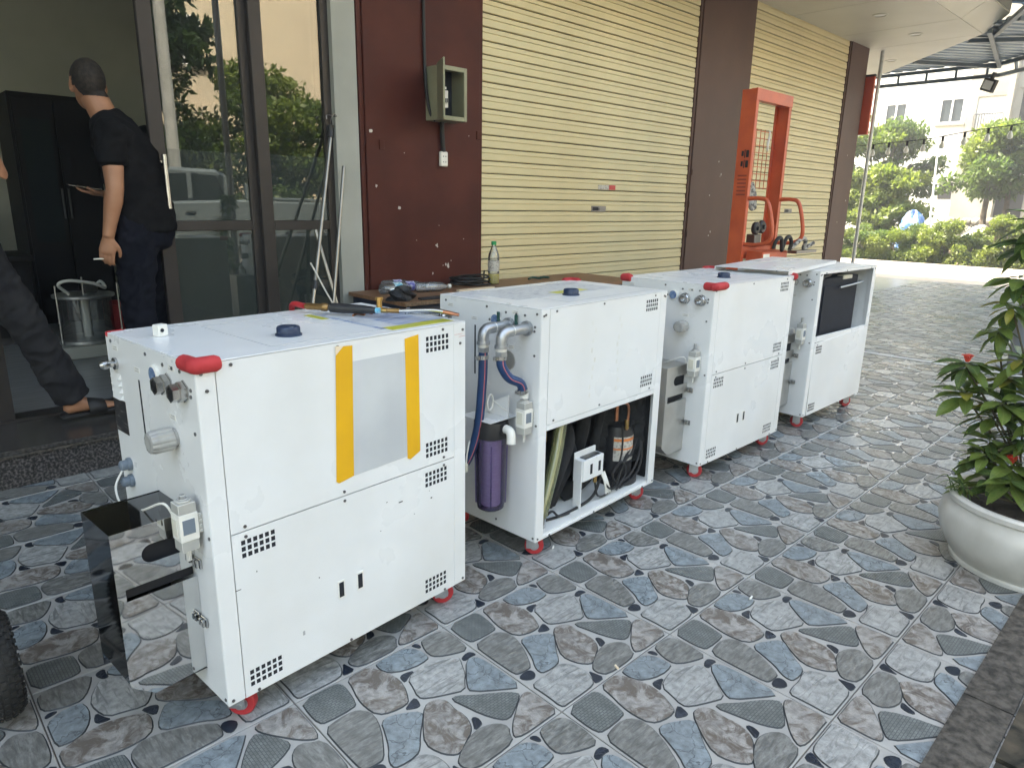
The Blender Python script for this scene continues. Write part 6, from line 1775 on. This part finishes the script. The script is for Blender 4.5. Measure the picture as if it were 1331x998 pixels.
for k, (y, x, h, r) in enumerate(((5.75, 19.7, .90, .62), (5.0, 19.6, .72, .62), (4.35, 19.8, .88, .60), (3.75, 19.6, .98, .58), (3.15, 19.9, .68, .55), (2.6, 19.6, 1.20, .50), (2.0, 19.7, 1.35, .6), (1.3, 19.8, 1.2, .7), (6.7, 19.8, 1.3, .8))):
    tree('roadside_shrub', names[k], 'shrub', (x, y, -.05), h, r, 30, 7000, .085, 'leaf_bush', 30 + k, .02, .05, 'shrubs along the side road', m2='leaf_yellow' if k % 2 else 'leaf_mid', stems=3, squash=1.0)
wd_ = []
rg = np.random.default_rng(8)
for k in range(90): wd_.append((19.15 + rg.uniform(0, .5), rg.uniform(0, 9), rg.uniform(.02, .16), .22, .3, .16))
tag(cloud_mesh('low_weeds', leaf_cloud(wd_, 16000, .07, 9), 'leaf_bush', None), kind='stuff', label='low weeds fringing the side road', cat='weeds')
# reflected trees, street side behind the photographer
G2 = 'street trees behind the photographer'
tree('street_tree', 'tall street tree seen mirrored in the left glass door', 'tree', (3.75, -8.8, -.05), 7.4, 1.55, 60, 14000, .20, 'leaf_dark', 51, .16, .26, G2, m2='leaf_mid')
tree('street_tree', 'smaller bright street tree seen mirrored in the right glass door', 'tree', (6.75, -9.2, -.05), 4.0, 1.5, 56, 14000, .16, 'leaf_yellow', 52, .10, .26, G2, m2='leaf_mid')
tree('street_tree', 'street tree further left behind the photographer', 'tree', (-2.5, -10.5, -.05), 6.5, 2.2, 50, 9000, .24, 'leaf_mid', 53, .15, .3, G2)
tree('street_tree', 'street tree further right behind the photographer', 'tree', (13.0, -9.5, -.05), 6.0, 2.1, 50, 9000, .24, 'leaf_mid', 54, .15, .3, G2)
tree('street_tree', 'bushy tree by the low hedge behind the parked pickup', 'tree', (4.6, -11.5, -.05), 2.9, 2.4, 50, 12000, .2, 'leaf_mid', 55, .12, .1, G2, m2='leaf_dark')

# ------------------------------------------------------------------ houses
def house(name, label, x0, x1, y0, y1, h, m, wins, face, group=None):
    """wins on one face: (u0,u1,z0,z1,kind)"""
    o = empty(name, (x0, y0, -.05)); W_, D_ = x1 - x0, y1 - y0
    BX('wall', m, 0, W_, 0, D_, 0, h, o)
    BX('parapet', m, -.06, W_ + .06, -.06, D_ + .06, h + .001, h + .35, o)
    for (u0, u1, z0, z1, k) in wins:
        if face == '-x': f = lambda a, b, c, d, e, g: (a - 0, b - 0, c, d, e, g)
        wobj = empty('window'); COL.objects.unlink(wobj); bpy.data.objects.remove(wobj)
        def fb(nm, mm, ua, ub, za, zb, d0, d1, par):
            if face == '-x': return BX(nm, mm, -d1, -d0, ua - y0, ub - y0, za, zb, par)
            return BX(nm, mm, ua - x0, ub - x0, D_ + d0, D_ + d1, za, zb, par)
        fw = fb('window', 'dark_room' if k != 'balcony' else 'white_wall', u0, u1, z0, z1, .002, .02, o)
        if k == 'window':
            um = (u0 + u1) / 2
            for a, b in ((u0 + .06, um - .03), (um + .03, u1 - .06)): fb('pane', 'window_glass', a, b, z0 + .06, z1 - .06, .022, .03, fw)
            for a, b, c, d in ((u0, u0 + .06, z0, z1), (u1 - .06, u1, z0, z1), (um - .03, um + .03, z0 + .06, z1 - .06), (u0 + .06, u1 - .06, z0, z0 + .06), (u0 + .06, u1 - .06, z1 - .06, z1)): fb('frame', 'frame_white', a, b, c, d, .0205, .06, fw)
            fb('sill', 'bare_concrete', u0 - .1, u1 + .1, z0 - .08, z0 - .002, .002, .12, fw)
        elif k == 'balcony':
            n = 11
            for q in range(n + 1):
                uu = u0 + (u1 - u0) * q / n; fb('baluster', 'steel_dark', uu - .012, uu + .012, z0 + .02, z0 + .62, .25, .275, fw)
            fb('hand_rail', 'steel_dark', u0, u1, z0 + .621, z0 + .66, .24, .285, fw)
            fb('slab', 'bare_concrete', u0 - .15, u1 + .15, z0 - .16, z0 - .002, .0, .35, fw)
            fb('reveal', 'bare_concrete', u0 - .20, u0 - .002, z0, z1 + .15, .0, .10, fw); fb('reveal', 'bare_concrete', u1 + .002, u1 + .2, z0, z1 + .15, .0, .10, fw); fb('reveal', 'bare_concrete', u0, u1, z1 + .002, z1 + .15, .0, .10, fw)
        else:
            fb('lintel', 'bare_concrete', u0 - .1, u1 + .1, z1 + .002, z1 + .12, .002, .08, fw)
    return tag(o, label, 'house', group)
Zb = .05
house('white_house', 'blank white house with two framed windows across the side road', 30, 40, 6.46, 16, 9.0, 'white_wall',
      [(8.48, 9.28, 4.45, 5.33, 'window'), (6.55, 7.36, 4.47, 5.36, 'window'), (9.75, 10.5, 4.4, 5.2, 'window'), (11.5, 12.3, 4.4, 5.3, 'window'), (6.5, 6.95, 1.75, 2.35, 'hole')], '-x', 'houses across the side road')
house('concrete_house', 'raw concrete house with a railed balcony right of the white house', 29.9, 40, -6, 6.45, 9.2, 'bare_concrete',
      [(5.23, 6.12, 4.05, 5.30, 'balcony'), (3.6, 4.80, 4.05, 5.5, 'hole'), (1.4, 2.6, 4.1, 5.4, 'balcony'), (4.2, 5.4, .9, 2.2, 'hole'), (-2.2, -.8, 4.1, 5.4, 'window')], '-x', 'houses across the side road')
tag(BX('concrete_pier', 'bare_concrete', 29.55, 29.88, 5.02, 5.20, 0, 9.0), 'concrete pier projecting beside the balcony of the raw concrete house', 'pier')
house('street_house', 'cream plastered house mirrored in the glass doors behind the street trees', 5.6, 18, -24, -16.5, 11, 'cream_wall',
      [(7.2, 8.3, 5.2, 6.6, 'window'), (13.2, 14.4, 5.2, 6.6, 'window'), (7.2, 8.3, 1.6, 3.0, 'window'), (15.4, 16.6, 5.2, 6.6, 'window'), (15.4, 16.6, 1.6, 3, 'window')], '+y')
house('street_house', 'grey plastered house further left behind the photographer', -12, 4.0, -24, -16, 8, 'plaster_grey',
      [(-8, -6.8, 4.6, 5.8, 'window'), (-3, -1.8, 4.6, 5.8, 'window'), (0.5, 1.7, 4.6, 5.8, 'window')], '+y')
# blue tarp heap, rubble, flagpole
tp = MB(); n_, m_ = 24, 10; vs = []
for b in range(m_ + 1):
    for a in range(n_):
        t = 2 * math.pi * a / n_; phi = math.pi / 2 * b / m_
        q = 1 + .10 * math.sin(4 * t + b) + .05 * math.sin(9 * t + b * 1.7)
        vs.append((.42 * math.cos(phi) * q * math.cos(t), .40 * math.cos(phi) * q * math.sin(t), 1.28 * math.sin(phi) ** .8 * (1 + .05 * math.sin(5 * t))))
tp.add(vs, [(b * n_ + a, b * n_ + (a + 1) % n_, (b + 1) * n_ + (a + 1) % n_, (b + 1) * n_ + a) for b in range(m_) for a in range(n_)])
to_ = tp.build('tarp_heap', 'tarp_blue', smooth=True); to_.location = (20.6, 4.86, -.05); tag(to_, 'blue and white tarpaulin draped over a heap among the shrubs', 'tarp')
fp = MB().cyl((21.0, 4.50, -.05), (21.0, 4.66, 3.05), .032, .022, n=12).cyl((21.0, 4.66, 3.05), (21.0, 4.66, 3.08), .03, n=10); tag(fp.build('flag_pole', 'frame_white', smooth=True), 'thin white pole rising from the shrubs across the road', 'pole')
rb = empty('rubble_wall', (27, 3.0, -.05)); tag(rb, 'low dark rubble stone wall behind the twin trunk tree', 'wall')
rn = random.Random(3)
for row in range(4):
    for k in range(13):
        sx = rn.uniform(.16, .24); mb = MB(); n_ = 8
        ellipsoid(mb, (0, 0, 0), (.16, sx, .16), n=8)
        o = mb.build('stone', 'rubble', rb); o.location = (rn.uniform(-.04, .04), -2.2 + k * .38 + rn.uniform(-.05, .05) + .19 * (row % 2), .15 + row * .27); o.rotation_euler = (rn.random(), rn.random(), rn.random())
for k in range(7):
    mb = MB(); ellipsoid(mb, (0, 0, 0), (.30 + .1 * rn.random(), .34, .16), n=9)
    o = mb.build('rubble_heap', 'bare_concrete'); o.location = (21.6 + rn.uniform(-.3, .3), 2.55 + k * .22, .58 + rn.uniform(-.05, .12)); o.rotation_euler = (rn.random(), rn.random(), rn.random() * 3)
    o['label'] = 'pale broken concrete lump %s on the heap behind the shrubs' % ('nearest the flagpole', 'second from the flagpole', 'third from the flagpole', 'in the middle', 'third from the right', 'second from the right', 'farthest right')[6 - k]
    o['category'] = 'rubble'; o['group'] = 'pale rubble lumps behind the shrubs'
tag(MB().prism([(20.6, 1.6), (23.2, 1.4), (23.4, 4.3), (20.9, 4.4)], -.05, .42).build('earth_bank', 'earth', bevel=.2), kind='structure')

# ------------------------------------------------------------------ string lights and flood lamp at the awning edge
wp = [(11.95, 3.35, 2.30), (11.95, 2.81, 2.335), (11.95, 2.30, 2.365), (11.95, 2.04, 2.40), (11.95, 1.79, 2.44), (11.95, 1.46, 2.48), (11.95, 1.17, 2.505), (11.95, .6, 2.60), (11.95, .0, 2.75)]
sl_ = empty('string_lights', (11.95, 3.35, 0)); tag(sl_, 'sagging string of clear unlit bulbs on a black wire below the awning', 'string lights')
O_ = Vector(sl_.location)
MB().tube([Vector(p) - O_ for p in smoothpath(wp, 6)], .006, 6).build('wire', 'cable_black', sl_)
for (y, z) in ((3.05, 2.32), (2.81, 2.335), (2.54, 2.35), (2.30, 2.365), (2.04, 2.40), (1.75, 2.445), (1.45, 2.482), (1.17, 2.505), (.85, 2.55), (.5, 2.62)):
    s = MB().cyl((0, y - 3.35, z), (0, y - 3.35, z - .075), .018, n=10).build('lamp_holder', 'cable_black', sl_, smooth=True)
    MB().lathe([(.014, 0), (.026, -.03), (.038, -.065), (.034, -.095), (.016, -.112)], 14, (0, y - 3.35, z - .076)).build('bulb', 'bulb_glass', s, smooth=True)
fl = empty('flood_lamp', (12.3, 1.60, 3.26)); tag(fl, 'black rectangular flood lamp hanging from the awning corner', 'flood lamp'); fl.rotation_euler = (rad(20), 0, rad(-28))
BX('housing', 'cable_black', -.03, .03, -.11, .11, -.22, -.04, fl, bevel=.006); BX('glass', 'frame_white', -.0335, -.0305, -.08, .08, -.19, -.07, fl); BX('bracket', 'cable_black', -.02, .02, -.02, .02, -.04, .05, fl)
tag(MB().cyl((.0, 0, 0), (.0, 0, 7.5), .115, .085, n=20).build('utility_pole', 'concrete_pole', smooth=True), 'round concrete utility pole mirrored in the left glass door', 'utility pole').location = (3.98, -7.0, -.05)
tag(MB().cyl((.0, 0, 0), (.0, 0, 5.0), .045, n=14).build('steel_post', 'steel_dark', smooth=True), 'dark steel post by the street mirrored in the left glass door', 'post').location = (3.62, -3.7, -.05)
# pickup parked on the street, mirrored in the door
pk_ = empty('pickup_truck', (4.0, -5.9, 0)); tag(pk_, 'grey pickup parked in the street, mirrored in the glass doors', 'pickup')
def side_prism(name, m, pts, w0, w1, par, bevel=.02): return MB().prism(pts, w0, w1, RX90).build(name, m, par, bevel=bevel)
side_prism('body', 'vehicle_paint', [(-2.6, .45), (2.25, .45), (2.25, 1.22), (.35, 1.25), (-1.5, 1.18), (-2.55, 1.02)], -.88, .88, pk_, .04)
cbn = side_prism('cabin', 'vehicle_paint', [(-1.62, 1.17), (-1.0, 1.68), (-.85, 1.74), (-.02, 1.72), (.18, 1.64), (.32, 1.24)], -.76, .76, pk_, .05)
side_prism('side_window', 'vehicle_glass', [(-1.32, 1.22), (-.88, 1.62), (-.50, 1.65), (-.50, 1.22)], -.775, -.765, cbn, 0); side_prism('side_window', 'vehicle_glass', [(-.42, 1.22), (-.42, 1.65), (-.02, 1.62), (.12, 1.22)], -.775, -.765, cbn, 0)
side_prism('bed_rail', 'vehicle_paint', [(.42, 1.252), (2.25, 1.222), (2.25, 1.27), (.75, 1.29), (.42, 1.52)], -.87, -.80, pk_, .01)
BX('bumper', 'steel_dark', -2.68, -2.58, -.85, .85, .45, .68, pk_, bevel=.02); BX('door_handle', 'steel_dark', -.60, -.44, .882, .90, 1.02, 1.05, pk_)
for s in (-1, 1):
    BX('headlight', 'frame_white', -2.60, -2.50, s * .62 - .16, s * .62 + .16, .80, .96, pk_, bevel=.01)
    for x in (-1.75, 1.35):
        w = MB().lathe([(.2, -.11), (.34, -.11), (.365, -.07), (.365, .07), (.34, .11), (.2, .11)], 28, (x, s * .80, .365), M=RX90).build('wheel', 'black_rubber', pk_, smooth=True)
        MB().lathe([(.05, -.118), (.2, -.115), (.205, 0), (.2, .115), (.05, .118)], 18, (x, s * .80, .365), M=RX90).build('rim', 'steel', w, smooth=True)
for s, y in ((1, .775), (-1, -.775)):
    pass
side_prism('side_window', 'vehicle_glass', [(-1.32, 1.22), (-.88, 1.62), (-.50, 1.65), (-.50, 1.22)], .765, .775, cbn, 0); side_prism('side_window', 'vehicle_glass', [(-.42, 1.22), (-.42, 1.65), (-.02, 1.62), (.12, 1.22)], .765, .775, cbn, 0)

# ------------------------------------------------------------------ haze
hz = BX('haze', 'grout', -16, 48, -28, 44, -1.1, 12.4)
hm_ = bpy.data.materials.new('haze_air'); hm_.use_nodes = True
t_ = hm_.node_tree
t_.nodes.remove(t_.nodes["Principled BSDF"])
pv = t_.nodes.new("ShaderNodeVolumePrincipled")
pv.inputs['Color'].default_value = (.95, .97, 1.0, 1)
pv.inputs['Density'].default_value = .0045
pv.inputs['Anisotropy'].default_value = .2
t_.links.new(pv.outputs[0], t_.nodes["Material Output"].inputs['Volume'])
hz.data.materials.clear(); hz.data.materials.append(hm_)
tag(hz, kind='stuff', label='thin pale daylight haze', cat='haze')
